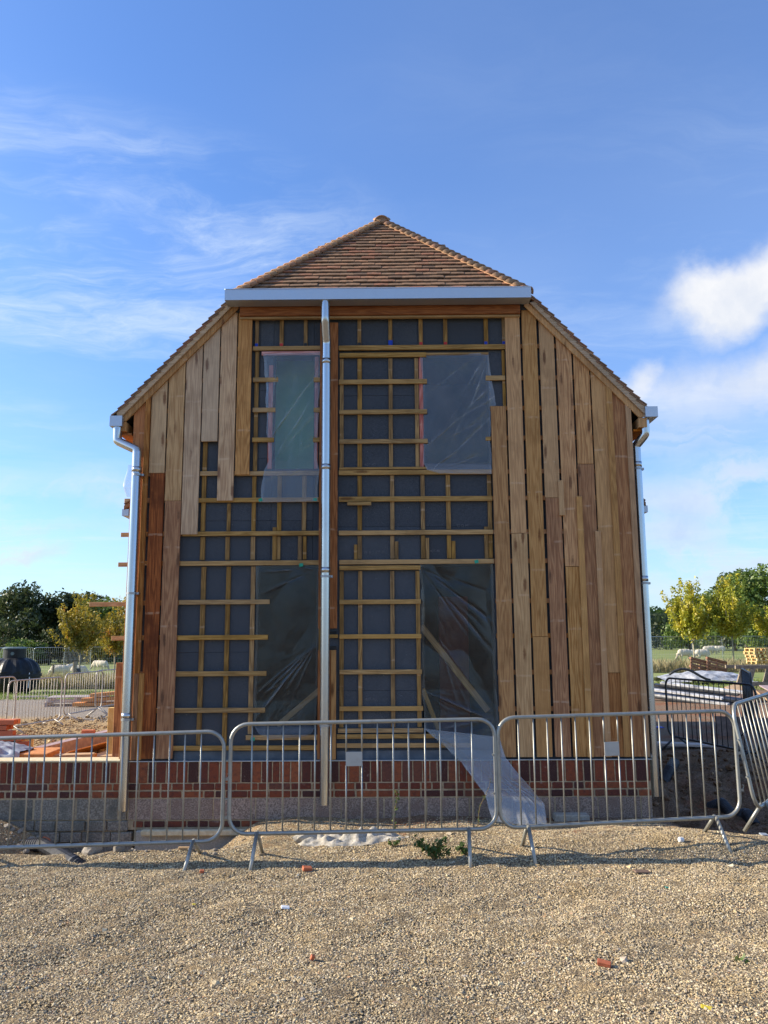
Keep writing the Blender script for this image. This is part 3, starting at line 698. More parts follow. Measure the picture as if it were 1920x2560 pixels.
# ------------------------------------------------------------------ roof
roof = mesh_obj('roof', MB().mesh('roof_underlay', M['dark']), house)
def roof_deck():
    m = MB(); yb, ya = HOUSE_D+.1, 1.43
    e = 5.70
    def line(x, y, z): return (x, y, z)
    for s in (-1, 1):
        xe = XC+s*3.02; ze = RIDGE_Z-.07-SL*3.02
        xg = XC+s*1.74; zg = RIDGE_Z-.07-SL*1.74
        a = [(xe, -.09, ze), (xg, -.09, zg), (XC, ya, HIPR-.1), (XC, yb, HIPR-.1), (xe, yb, ze)]
        b = [(x, y, z-.09) for x, y, z in a]
        n = 5
        m.add(a+b, [tuple(range(n)), tuple(range(2*n-1, n-1, -1))]+[(i, (i+1) % n, n+(i+1) % n, n+i) for i in range(n)])
    h = [(XC-1.74, -.09, RIDGE_Z-.07-SL*1.74), (XC+1.74, -.09, RIDGE_Z-.07-SL*1.74), (XC, ya, HIPR-.1)]
    hb_ = [(x, y, z-.09) for x, y, z in h]
    m.add(h+hb_, [(0, 1, 2), (5, 4, 3), (0, 1, 4, 3)])
    return m
roof.data = roof_deck().mesh('roof_deck', M['dark'])
# gable closing behind the cladding
prism_xz('rear_gable', [(XL+.1, EAVE_Z-.1), (XR-.1, EAVE_Z-.1), (XC, RIDGE_Z-.25)], HOUSE_D-.05, HOUSE_D, M['larch_brown'], house)
# plain tiles of the front hip
TW, TL, TT, GA = .166, .235, .0145, .105
def tile_mesh(w=TW):
    v = []; 
    for j, (yy, zz) in enumerate(((0, 0), (TL, 0))):
        for i in range(5):
            u = -1+i*.5
            v.append((u*w/2*.993, yy, -.0015*u*u))
    v += [(x, y, z-TT) for x, y, z in v]
    f = []
    for i in range(4): f += [(i, i+1, 6+i, 5+i), (10+i, 15+i, 16+i, 11+i), (i, 10+i, 11+i, i+1), (5+i, 6+i, 16+i, 15+i)]
    f += [(0, 5, 15, 10), (4, 14, 19, 9)]
    me = bpy.data.meshes.new('roof_tile'); me.from_pydata(v, [], f); me.materials.append(M['tile']); me.update(); return me
TM = tile_mesh(); TMH = tile_mesh(TW*.55)
hz0 = RIDGE_Z-SL*1.76; hy0 = -.2
hslope = math.atan2(HIPR-hz0, 1.46-hy0); hl = math.hypot(HIPR-hz0, 1.46-hy0)
def slope_z(xh): return RIDGE_Z-SL*xh if xh > 1.76 else HIPR+(hz0-HIPR)*xh/1.76-.02
tilt = R(10.5)
ncourse = int(hl/GA)
for k in range(ncourse):
    s = k*GA; half = 1.70*(1-s/hl)-.03
    if half < .04: break
    n = int(half*2/TW)+2; off = (k % 2)*TW/2
    y = hy0+s*math.cos(hslope)-math.sin(hslope)*.05; z = hz0+s*math.sin(hslope)+math.cos(hslope)*.05
    for i in range(-n//2-1, n//2+2):
        x = XC+i*TW+off
        if abs(x-XC) > half+.02: continue
        mesh_obj('roof_tile', TM, roof, (x, y+random.uniform(-.004, .004), z+random.uniform(-.003, .003)), (hslope-tilt+random.uniform(-.012, .012), random.uniform(-.012, .012), random.uniform(-.012, .012)))
# tiles of the two long slopes: the verge tile of each course a piece, the rest joined
mm = MB()
mslope = math.atan(SL); ml = 3.06/math.cos(mslope)
for s in (-1, 1):
    for k in range(int(ml/GA)):
        d = k*GA; xh = 3.06-d*math.cos(mslope)
        zz = slope_z(xh)+.03*math.cos(mslope); xx = XC+s*(xh+.03*math.sin(mslope)*1)
        # front edge: verge below the gutter, hip line above
        yf = -.14 if xh > 1.8 else hy0+(1.76-xh)/1.76*(1.46-hy0)+.1
        rot = Matrix.Rotation(s*(-1)*(mslope-tilt)*-1, 4, 'Y')
        if yf < 0:
            o = mesh_obj('roof_tile', TM, roof, (xx, yf+TW/2, zz))
            o.rotation_euler = Matrix(((0, -s, 0), (s, 0, 0), (0, 0, 1))).to_euler()
            e = Matrix(((0, -s, 0), (s, 0, 0), (0, 0, 1))) @ Matrix.Rotation(mslope-tilt, 3, 'X')
            o.rotation_euler = e.to_euler(); yf += TW
        a = mslope-tilt; cx, cz = math.cos(a), math.sin(a)
        yb = HOUSE_D+.1
        p = lambda l, y, h: (xx-s*(l*cx+h*cz), y, zz+l*cz-h*cx)
        ys = [yf]; 
        while ys[-1] < yb: ys.append(min(yb, ys[-1]+TW*2))
        for y0, y1 in zip(ys, ys[1:]):
            j = random.uniform(-.004, .004)
            q = [p(j, y0+.003, 0), p(j, y1-.003, 0), p(TL, y1-.003, 0), p(TL, y0+.003, 0)]
            q2 = [p(j, y0+.003, TT), p(j, y1-.003, TT), p(TL, y1-.003, TT), p(TL, y0+.003, TT)]
            mm.add(q+q2, [(0, 1, 2, 3), (7, 6, 5, 4), (0, 4, 5, 1), (1, 5, 6, 2), (3, 2, 6, 7), (0, 3, 7, 4)])
tag(mm.obj('slope_tiles', M['tile'], roof), kind='stuff')
# bonnet tiles down both hips
def arc_tile(r0, r1, L, th=.014, n=9, a=R(78)):
    v = []
    for r, y in ((r0, 0), (r1, L)):
        for dr in (0, -th):
            for i in range(n):
                t = -a+2*a*i/(n-1); v.append(((r+dr)*math.sin(t), y, (r+dr)*math.cos(t)))
    f = []
    for i in range(n-1):
        f += [(i, i+1, 2*n+i+1, 2*n+i), (n+i+1, n+i, 3*n+i, 3*n+i+1), (n+i, n+i+1, i+1, i), (2*n+i, 2*n+i+1, 3*n+i+1, 3*n+i)]
    f += [(0, 2*n, 3*n, n), (n-1, 2*n-1, 4*n-1, 3*n-1)]
    me = bpy.data.meshes.new('hip_tile'); me.from_pydata(v, [], f); me.materials.append(M['bonnet'])
    me.polygons.foreach_set('use_smooth', [True]*len(me.polygons)); me.update()
    return me
BM_ = arc_tile(.088, .066, .25)
for s in (-1, 1):
    a = Vector((XC+s*1.70, hy0-.01, hz0+.02)); b = Vector((XC, 1.44, HIPR-.01))
    d = (b-a).normalized(); L = (b-a).length; n = 25; up = Vector((s*.42, -.42, 1)); up = (up-d*up.dot(d)).normalized(); sd = d.cross(up)
    for i in range(n):
        p = a+d*(L*i/n)-up*.012
        dt = (d-up*.055).normalized(); u2 = (up-dt*up.dot(dt)).normalized(); s2 = dt.cross(u2)
        o = mesh_obj('hip_tile', BM_, roof, p)
        o.rotation_euler = Matrix((( s2.x, dt.x, u2.x), (s2.y, dt.y, u2.y), (s2.z, dt.z, u2.z))).to_euler()
RM = arc_tile(.105, .10, .33)
for i in range(24):
    mesh_obj('ridge_tile', RM, roof, (XC, 1.33+i*.325, HIPR-.055+(.006 if i % 2 else 0)))
mesh_obj('ridge_end', bev_mesh('ridge_end', *(lambda n=14, r=.094: ([(r*math.sin(-1.5+3*i/n), 0, r*math.cos(-1.5+3*i/n)) for i in range(n+1)]+[(r*math.sin(-1.5+3*i/n), .03, r*math.cos(-1.5+3*i/n)) for i in range(n+1)], [tuple(range(n+1)), tuple(range(2*n+1, n, -1))]+[(i, (i+1) % (n+1), n+1+(i+1) % (n+1), n+1+i) for i in range(n+1)]))(), M['tile'], .001), roof, (XC, 1.345, HIPR-.055))

# verge timbers: pale undercloak board and darker bargeboard, each side
for s in (-1, 1):
    def sp(t, h): # along the slope from the eave (t, metres in x) with offset h at right angles
        return (XC+s*(3.02-t), RIDGE_Z-SL*(3.02-t)+h)
    n = math.sqrt(1+SL*SL)
    prism_xz('undercloak_board', [sp(0, .0), sp(1.22, .0), sp(1.30, -.105), sp(.03, -.105)], -.13, -.0765, M['verge'], house)
    prism_xz('bargeboard', [sp(.02, -.108), sp(1.36, -.108), sp(1.36, -.20), sp(.10, -.20)], -.105, -.0765, M['larch'], house)
    x0, x1 = sorted((XC+s*2.92, XC+s*3.0))
    hp('eaves_box', x0+(-.015 if s > 0 else .0), x1+(0 if s > 0 else .015), -.115, .4, 4.2, 4.31, M['larch'])
    x0, x1 = sorted((XC+s*3.0, XC+s*2.86))
    hp('eaves_soffit', x0, x1, -.05, HOUSE_D, 4.17, 4.195, M['cedar'])
    hp('eaves_fascia', x0 if s < 0 else x1-.02, x0+.02 if s < 0 else x1, .41, HOUSE_D, 4.2, 4.31, M['larch'])

# ------------------------------------------------------------------ gutters and rain pipes
def box_gutter(name, x0, x1, y0, y1, z0, z1, parent, t=.004):
    m = MB()
    m.box(((x0+x1)/2, (y0+y1)/2, z0+t/2), (x1-x0, y1-y0, t))
    m.box(((x0+x1)/2, y0+t/2, (z0+z1)/2+t/2), (x1-x0, t, z1-z0-t)); m.box(((x0+x1)/2, y1-t/2, (z0+z1)/2+t/2), (x1-x0, t, z1-z0-t))
    for x in (x0+t/2, x1-t/2): m.box((x, (y0+y1)/2, (z0+z1)/2+t/2), (t, y1-y0-2*t, z1-z0-t))
    return m.obj(name, M['gutter'], parent)
GF = -.36
g = box_gutter('front_gutter', -1.86, 1.61, GF, -.17, 5.655, 5.777, house)
mesh_obj('gutter_joint', bbox_mesh('gutter_joint', (.006, .004, .118), M['gutter'], .001), g, (-.16, GF-.002, 5.714))
mesh_obj('gutter_lip', bbox_mesh('gutter_lip', (3.47, .012, .01), M['gutter'], .002), g, (-.125, GF+.003, 5.784))
g2 = box_gutter('side_gutter', -3.17, -3.03, -.16, HOUSE_D, 4.25, 4.37, house); g3 = box_gutter('side_gutter', 2.885, 3.025, -.16, HOUSE_D, 4.31, 4.43, house)

def pipe(name, pts, r, brackets=(), joints=(), wall=(0, 1, 0)):
    P = [Vector(p) for p in pts]; path = []
    for i, p in enumerate(P):                         # mitred bends, softened a little
        if 0 < i < len(P)-1:
            a = (P[i-1]-p).normalized()*.028; b = (P[i+1]-p).normalized()*.028; path += [p+a, p+(a+b)*.16, p+b]
        else: path.append(p)
    m = MB().tube(path, r, 20, cap=False); inner = MB().tube(path[-2:], r*.93, 20, cap=False)
    o = m.obj(name, M['galv'], house, smooth=True)
    inner.obj('pipe_end', M['galv'], o, smooth=True)
    for j in joints: MB().tube([(j[0], j[1], j[2]-.03), (j[0], j[1], j[2]+.03)], r+.004, 20, cap=True).obj('pipe_socket', M['galv'], o, smooth=True)
    for j in brackets:
        m = MB().tube([(j[0], j[1], j[2]-.012), (j[0], j[1], j[2]+.012)], r+.006, 20)
        w = Vector(wall); m.tube([Vector(j), Vector(j)+w*(r+.03)], .012, 8); m.box(Vector(j)+Vector((r+.012, .02, 0)), (.03, .05, .024))
        m.obj('pipe_bracket', M['bracket'], o)
    return o
pipe('rain_pipe', [(-.722, -.3, 5.66), (-.722, -.3, 5.44), (-.715, -.185, 5.2), (-.71, -.185, .145)], .05, [(-.7115, -.185, 2.53), (-.7105, -.185, .95)], [(-.7145, -.185, 4.98), (-.713, -.185, 3.75), (-.7115, -.185, 2.6)])
pipe('rain_pipe', [(-3.095, -.1, 4.26), (-3.092, -.1, 4.09), (-2.84, -.17, 3.965), (-2.825, -.17, .09)], .05, [(-2.83, -.17, 3.68), (-2.83, -.17, 2.36), (-2.827, -.17, 1.02)], [(-2.835, -.17, 3.74), (-2.828, -.17, 1.06)])
pipe('rain_pipe', [(2.90, -.06, 4.32), (2.90, -.06, 4.13), (2.815, .03, 4.02), (2.812, .03, .18)], .05, [(2.815, .03, 3.75), (2.813, .03, 2.45)], [(2.815, .03, 3.8), (2.813, .03, 2.5)])

# ------------------------------------------------------------------ low wings behind, just showing on both sides
for s in (-1, 1):
    xo = XC+s*3.72
    x0, x1 = sorted((xo, XC+s*2.86))
    hp('wing_wall', x0+.02, x1-.02, 3.1, 6.0, -.1, 3.72, M['larch_brown'])
    a, b = (XC+s*3.9, 3.86), (XC+s*2.87, 4.62)
    pr = [a, b, (b[0], b[1]-.08), (a[0], a[1]-.06)]
    w = prism_xz('wing_roof', pr if s > 0 else pr, 2.9, 6.1, M['tile'], house)
    for k in range(8):
        t = k/8; px_ = a[0]+(b[0]-a[0])*t; pz_ = a[1]+(b[1]-a[1])*t
        o = mesh_obj('roof_tile', TM, w, Vector((px_, 2.97, pz_+.03))-w.location)
        o.rotation_euler = (Matrix(((0, -s, 0), (s, 0, 0), (0, 0, 1))) @ Matrix.Rotation(R(32), 3, 'X')).to_euler()
    x0, x1 = sorted((XC+s*3.83, XC+s*3.93))
    box_gutter('wing_gutter', x0, x1, 2.92, 6.1, 3.71, 3.81, house)
for xe, z, x1 in ((-4.03, 3.96, -2.99), (-4.06, 3.44, -2.99), (-4.08, 2.99, -2.99), (-4.48, 2.40, -2.99), (-4.13, 1.90, -2.99)):
    hp('batten', xe, x1, 3.03, 3.06, z-.035, z+.03, M['plank'], w=.003)

# ------------------------------------------------------------------ brick plinth
BR = {}
def brick_mesh(w, h, k):
    key = (w, h, k)
    if key not in BR: BR[key] = bbox_mesh('brick', (w, .1, h), M['brick'], .006, .002)
    return BR[key]
def brickwork(parent, x0, x1, widths=(.065, .065, .065, .066, .1)):
    fy = -.1
    x = x0
    while x < x1-.03:                                   # soldier course
        w = random.choice(widths); w = min(w, x1-x)
        if w < .03: break
        mesh_obj('brick', brick_mesh(round(w, 3), .21, random.randint(0, 2)), parent, (x+w/2, fy+.05+random.uniform(-.002, .003), .462), (0, random.uniform(-.008, .008), 0)); x += w+.013
    for z, off in ((.315, 0), (.237, .11)):
        x = x0-off
        while x < x1:
            w = .215 if random.random() < .78 else .1025
            a, b = max(x, x0), min(x+w, x1)
            if b-a > .03: mesh_obj('brick', brick_mesh(round(b-a, 2), .063, random.randint(0, 2)), parent, ((a+b)/2, fy+.05+random.uniform(-.002, .003), z+.0), (0, random.uniform(-.006, .006), 0))
            x += w+.014
random.seed(11)
hp('mortar_bed', XL+.13, XR-.01, -.092, .05, -.02, .572, M['mortar'], w=.002)
hp('plinth_core', XL+.02, XR-.02, .055, HOUSE_D, -.3, .45, M['mortar'])
hp('drip_flashing', XL+.14, XR+.005, -.108, -.06, .573, .580, M['gutter'], w=.001)
brickwork(house, XL+.135, XR-.012, (.1025, .065, .1025, .09))
x = XL+.14; BLK = [bbox_mesh('block', (.44, .1, .213), M['block'], .006, .003) for _ in range(3)]
while x < XR-.1:
    w = min(.44, XR-.012-x)
    o = mesh_obj('block', random.choice(BLK) if w > .43 else bbox_mesh('block', (w, .1, .213), M['block'], .006, .003), house, (x+w/2, -.047+random.uniform(-.003, .003), .088), (0, 0, random.uniform(-.004, .004))); x += .451
x = XL+.2
while x < 1.3:                                          # broken course of bricks under the blocks
    w = random.choice((.215, .215, .1))
    if random.random() < .85: mesh_obj('brick', brick_mesh(w, .06, 0), house, (x+w/2, -.045+random.uniform(-.006, .004), -.062))
    x += w+.013
hp('mortar_bed', XL+.13, XR-.01, -.085, .05, -.12, -.022, M['mortar'])
hp('concrete_footing', -2.7, 1.3, -.13, .05, -.4, -.122, M['concrete'], w=.012)
hp('footing_edge', -2.62, -1.5, -.2, -.135, -.16, -.1, M['coping'], w=.01)

# garden wall running on to the left
wall = thing('garden_wall', 'low brick wall with soldier course running left from the house corner', 'wall', (0, 0, 0))
random.seed(5)
slab('mortar_bed', -5.6, XL+.12, -.092, .13, -.02, .572, M['mortar'], wall)
slab('mortar_topping', -5.6, XL+.12, -.104, .15, .573, .592, M['coping'], wall, w=.006)
brickwork(wall, -5.6, XL+.12)
for r_, (z, h, k) in enumerate(((.088, .213, 'blockgrey'), (-.078, .1, 'blockgrey'), (-.19, .1, 'blockgrey'), (-.31, .12, 'blockgrey'))):
    x = -5.6+r_*.13
    while x < XL+.1:
        w = min(.44, XL+.12-x) if r_ == 0 else min(random.choice((.215, .3, .215)), XL+.2-x)
        if w > .05: mesh_obj('block', bbox_mesh('block', (w, .1, h), M[k], .008, .004), wall, (x+w/2, -.045-(0 if r_ < 1 else random.uniform(0, .02)), z), (0, random.uniform(-.01, .01), random.uniform(-.02, .02)))
        x += w+.012
slab('wall_core', -5.6, XL+.12, -.08, .13, -.5, -.022, M['mortar'], wall)

# ------------------------------------------------------------------ plastic film over the openings
def film(name, rows, nu, nv, folds, mt, parent, amp=.02, seed=0, label=None, flut=.006):
    """rows: list of (left point, right point) from top to bottom; folds: (u, v, strength, fan count, reach) anchors"""
    L = [Vector(a) for a, b in rows]; Rr = [Vector(b) for a, b in rows]
    lens = [0]
    for i in range(1, len(rows)): lens.append(lens[-1]+((L[i]+Rr[i])/2-(L[i-1]+Rr[i-1])/2).length)
    T = lens[-1]; wid = (Rr[0]-L[0]).length
    m = MB(); crs = []
    for j in range(nv+1):
        v = j/nv; d = v*T; k = 0
        while k < len(rows)-2 and lens[k+1] < d: k += 1
        t = (d-lens[k])/max(1e-6, lens[k+1]-lens[k])
        t2 = t
        a = L[k].lerp(L[k+1], t2); b = Rr[k].lerp(Rr[k+1], t2)
        for i in range(nu+1):
            u = i/nu; p = a.lerp(b, u); X = u*wid; Yv = d
            h = 0; cz = 0
            for (au, av, st, cnt, reach, t0, tw) in folds:
                dx, dy = X-au*wid, Yv-av*T; r = math.hypot(dx, dy)+1e-4; th = math.atan2(dy, dx)
                ph = th*cnt*.75+2.6*noise.noise(Vector((th*2.2, seed, au*3+av)))+.5*noise.noise(Vector((X*3, Yv*3, seed)))
                sn = math.sin(ph); w = math.exp(-(sn/.55)**2); wn = math.exp(-(sn/.24)**2)   # soft ridges fanning out of the fixing, a thin bright line on top
                gate = max(0, min(1, .26+noise.noise(Vector((th*5.1+9, seed+4, r*1.3)))*1.7))
                dth = math.degrees((th-R(t0)+math.pi) % (2*math.pi)-math.pi); gate *= math.exp(-(dth/tw)**2)
                q = st*gate*min(1, r/.12)*math.exp(-(r/reach)**2)
                h += q*w*.3; cz += q*wn
            cz = max(0, cz-.10)*(.5+1.3*max(0, noise.noise(Vector((X*7, Yv*7, seed+8)))))
            h += .8*noise.noise(Vector((X*2.4, Yv*1.1, seed+2)))+.10*noise.noise(Vector((X*7, Yv*4, seed)))
            edge = min(1, u/.05, (1-u)/.05)
            if u < .035 or u > .965: cz += .1
            fl = flut*noise.noise(Vector((Yv*6, u*2, seed+5)))
            p = p+Vector((fl*2*(1-edge), -abs(amp*h*(.25+.75*edge))*1.0-.002, 0)); m.v.append(tuple(p)); crs.append(min(1, cz))
    for j in range(nv):
        for i in range(nu): m.f.append((j*(nu+1)+i, j*(nu+1)+i+1, (j+1)*(nu+1)+i+1, (j+1)*(nu+1)+i))
    o = m.obj(name, mt, parent, smooth=True)
    at_ = o.data.attributes.new('crease', 'FLOAT', 'POINT'); at_.data.foreach_set('value', crs)
    if label: o['label'] = label
    return o
film('plastic_sheet', [((-1.46, -.052, 5.125), (-.79, -.052, 5.135)), ((-1.43, -.03, 4.8), (-.80, -.03, 4.8)), ((-1.40, -.03, 4.1), (-.83, -.03, 4.1)), ((-1.37, -.04, 3.86), (-.83, -.04, 3.86)), ((-1.43, -.062, 3.74), (-.80, -.062, 3.75)), ((-1.46, -.075, 3.375), (-.82, -.075, 3.38))], 96, 190,
     [(.02, .60, 1.2, 30, 1.2, -62, 24), (.05, .76, 1.2, 30, 1.0, -48, 26), (1, .05, 1.0, 26, .9, 112, 26), (1, .72, .8, 24, .7, 160, 24)], M['film_up'], house, .03, 1, 'clear sheet hanging below a narrow window')
film('plastic_sheet', [((.36, -.03, 5.11), (1.15, -.03, 5.115)), ((.375, -.02, 4.9), (1.17, -.03, 4.85)), ((.38, -.015, 4.5), (1.225, -.045, 4.5)), ((.38, -.02, 4.2), (1.15, -.04, 4.35)), ((.38, -.03, 3.82), (1.149, -.04, 3.8)), ((.42, -.07, 3.735), (1.149, -.07, 3.745)), ((.56, -.085, 3.69), (1.145, -.08, 3.68))], 110, 180,
     [(0, .74, 1.3, 34, 1.3, -42, 26), (.0, .98, 1.2, 34, 1.1, -30, 22), (1.0, .0, 1.1, 30, 1.1, 112, 22), (0, .35, 1.0, 26, 1.0, -50, 22)], M['film_up'], house, .026, 2)
film('plastic_sheet', [((-1.50, -.028, 2.665), (-.80, -.028, 2.67)), ((-1.49, -.02, 2.1), (-.80, -.02, 2.1)), ((-1.50, -.015, 1.2), (-.81, -.02, 1.2)), ((-1.49, -.03, .93), (-.82, -.03, .93)), ((-1.42, -.075, .85), (-.86, -.07, .86)), ((-1.3, -.085, .80), (-.9, -.08, .83))], 100, 180,
     [(1.0, .44, 1.3, 34, 1.4, 128, 20), (1, .02, .9, 26, .8, 165, 18), (.1, .75, .8, 26, .8, -40, 18), (1.0, .75, .9, 28, .9, 140, 18)], M['film'], house, .022, 3)
film('plastic_sheet', [((.325, -.03, 2.67), (1.14, -.03, 2.67)), ((.335, -.01, 2.2), (1.14, -.02, 2.2)), ((.335, -.01, 1.3), (1.145, -.02, 1.3)), ((.35, -.03, 1.0), (1.15, -.04, 1.0)), ((.36, -.075, .89), (1.155, -.06, .80)), ((.56, -.12, .72), (1.2, -.12, .60)), ((.74, -.20, .55), (1.36, -.22, .4)), ((.93, -.42, .3), (1.52, -.48, .2)), ((1.0, -.62, .08), (1.50, -.68, .02))], 110, 230,
     [(0, .01, 1.3, 34, 1.4, 42, 20), (.2, .25, .8, 26, 1.0, 60, 16), (0, .46, 1.2, 30, 1.2, 24, 16), (1, .55, 1.0, 26, .9, 150, 22), (.3, .62, 1.2, 26, 1.4, 62, 20)], M['film'], house, .045, 4, 'loose sheet spilling out of the doorway down to the ground')
film('plastic_sheet', [((.35, -.078, .90), (1.155, -.07, .81)), ((.56, -.125, .725), (1.2, -.125, .605)), ((.74, -.205, .555), (1.36, -.225, .405)), ((.93, -.425, .305), (1.53, -.485, .205)), ((.99, -.63, .07), (1.52, -.69, .01))], 60, 80,
     [(0, .05, 1.2, 26, 1.4, 55, 24), (.5, .3, 1.2, 24, 1.2, 65, 24), (.8, 1.0, 1.0, 22, .9, -110, 26)], M['film_milky'], house, .075, 6, 'second milky layer of the loose sheet')
film('plastic_sheet', [((-3.98, 2.98, 4.5), (-3.6, 2.98, 4.5)), ((-4.03, 2.95, 4.15), (-3.6, 2.95, 4.15)), ((-3.98, 2.98, 4.0), (-3.6, 2.98, 4.0))], 20, 30, [(0, .5, .6, 12, .5, 0, 60)], M['film_milky'], house, .05, 8)
for x, z in ((-1.455, 3.40), (-.845, 3.40), (-1.49, .80), (.95, 2.69), (-.99, 2.665)): hp('tape', x-.022, x+.022, -.086, -.0835, z-.016, z+.02, M['gtape'], w=.0005, rot=(0, random.uniform(-.4, .4), 0))

# faint print on the insulation boards
def print_on(text, x, z, size):
    cu = bpy.data.curves.new('board_print', 'FONT'); cu.body = text; cu.size = size; cu.extrude = .0004
    ob = bpy.data.objects.new('tmp', cu); COL.objects.link(ob); dg = bpy.context.evaluated_depsgraph_get()
    me = bpy.data.meshes.new_from_object(ob.evaluated_get(dg)); bpy.data.objects.remove(ob)
    me.materials.clear(); me.materials.append(M['print'])
    mesh_obj('board_print', me, house, (x, -.0035, z), (R(90), 0, 0))
M['print'] = noisy('grey_print', (.1, .1, .11), (.15, .15, .16), 40, .8, 0, 0)
for a in (('407-40', -.29, 1.19, .045), ('C D M', .75, 3.09, .045), ('8 6', -2.0, 1.83, .045), ('407-40', .44, 2.81, .04), ('W 6 1 5 0 III', -.30, 2.80, .045), ('407-40', -.29, 3.80, .045)): print_on(*a)

# ------------------------------------------------------------------ crowd barriers
def rrect(W_, z0, z1, r, slope=0, n=6):
    pts = []
    for cx, cz, a0 in ((W_-r, z1-r, 0), (r, z1-r, 90), (r, z0+r, 180), (W_-r, z0+r, 270)):
        for i in range(n+1):
            a = R(a0+90*i/n); x = cx+r*math.cos(a); pts.append((x, 0, cz+r*math.sin(a)+slope*x))
    return pts
def crowd_barrier(label, loc, rz, W_, z0, z1, mt, group, nb=15, m0=.185, m1=.2, slope=0, plate=None, foot=.25, ground=None, tilt=0, rt=.017, hooks=True, rb=.0068, pz=.82, roll=0):
    t = thing('crowd_barrier', label, 'barrier', loc, rz, group)
    t.rotation_euler = (tilt, -roll, rz)
    MB().tube(rrect(W_, z0, z1, .145, slope), rt, 10, closed=True).obj('frame', mt, t, smooth=True)
    step = (W_-m0-m1)/(nb-1)
    bm_ = MB().tube([(0, 0, z0), (0, 0, z1)], rb, 8).mesh('bar', mt, True)
    for i in range(nb):
        x = m0+i*step; j = (random.uniform(-.004, .004))
        if plate is not None and i in plate:
            zp0, zp1 = pz-.055, pz+.055
            for a, b in ((z0, zp0), (zp1, z1)): MB().tube([(0, 0, a), (0, 0, b)], rb, 8).obj('bar', mt, t, (x, 0, slope*x), smooth=True)
        else: mesh_obj('bar', bm_, t, (x, 0, slope*x), (0, j, 0))
    if plate is not None:
        xa, xb = m0+plate[0]*step, m0+plate[1]*step
        mesh_obj('plate', bbox_mesh('plate', (xb-xa+.008, .006, .118), M['plate'], .002), t, ((xa+xb)/2, -.005, pz+slope*xa), (0, -slope, 0))
    for x in (.24, W_-.24):
        m = MB()
        zz = z0+slope*x
        for sgn in (-1, 1):
            y = sgn*foot; gz = 0
            if ground:
                w = Matrix.Rotation(rz, 3, 'Z') @ Vector((x, y, 0))
                gz = ground(loc[0]+w.x, loc[1]+w.y)-loc[2]-.02
            m.tube([(x, sgn*.012, zz+.01), (x+.015*sgn, y, gz)], rt*.95, 10)
        m.obj('foot', mt, t, smooth=True)
    if hooks:
        for z in (z0+(z1-z0)*.28, z0+(z1-z0)*.63):
            m = MB().tube([(W_+rt*.5, 0, z), (W_+.03, 0, z), (W_+.042, 0, z+.012), (W_+.046, 0, z+.028), (W_+.034, .0, z+.04)], .0045, 6); m.box((W_+.024, 0, z-.008), (.035, .01, .02))
            m.obj('hook', mt, t)
            MB().tube([(-rt*.5-.045, 0, z+.03), (-rt*.5, 0, z+.03)], .009, 6).obj('loop', mt, t)
    return t
random.seed(21)
GB = 'galvanised crowd barriers in front of the house'
crowd_barrier('grey crowd barrier running out of the left edge, in front of the garden wall', (-3.70, -1.85, 0), 0, 2.262, .115, 1.012, M['barrier'], GB, slope=.026, ground=hz)
crowd_barrier('grey crowd barrier with blank plate in front of the rain pipe in the middle', (-1.382, -1.85, 0), 0, 2.265, .227, 1.127, M['barrier'], GB, slope=.0155, plate=(6, 7), ground=hz)
crowd_barrier('grey crowd barrier with blank plate in front of the upright boards on the right', (.908, -1.85, 0), R(7.9), 2.17, .268, 1.17, M['barrier'], GB, slope=.012, pz=.88, plate=(6, 7), ground=hz)
c4 = at(1893, 2026, -1.75)
crowd_barrier('leaning grey crowd barrier cut off by the right edge', (c4.x+.03, -1.75, c4.z-.215), R(52), 2.2, .22, 1.10, M['barrier'], GB, roll=R(1.5), tilt=R(-9), foot=.22)
# paler barriers beyond the garden wall, in line away from the viewer
GP = 'pale barriers in a line behind the garden wall'
for lab, a, b in (('pale rusty barrier nearest the brick stack, at the left edge', (-8.5, 6.0), (-7.83, 8.15)), ('pale barrier next to the black tank, second in the line going away', (-7.92, 8.0), (-7.58, 9.92)),
                  ('pale barrier third in the line, behind the flat pallet', (-7.68, 10.35), (-7.57, 12.55)), ('pale barrier farthest in the line, partly hidden by the left rain pipe', (-7.69, 12.4), (-7.3, 14.6))):
    a, b = Vector(a), Vector(b); d = b-a; z = hz(a.x, a.y)
    crowd_barrier(lab, (a.x, a.y, z), math.atan2(d.y, d.x), d.length, .18, 1.12, M['barrier_pale'], GP, ground=hz, foot=.3, rb=.0052, rt=.016)
GK = 'black barriers on the soil right of the house'
for lab, a, b in (('black barrier with open bars standing on the soil right of the house', (4.62, 4.95), (5.09, 2.6)), ('black barrier seen almost edge on beside the trestle', (7.25, 8.1), (6.3, 5.5)), ('black barrier at the right edge behind the leaning grey one', (5.25, 2.5), (7.4, 2.7))):
    a, b = Vector(a), Vector(b); d = b-a; z = hz(a.x, a.y)
    crowd_barrier(lab, (a.x, a.y, z), math.atan2(d.y, d.x), d.length, .2, 1.14, M['blackbar'], GK, ground=hz, foot=.3, nb=16, hooks=False)

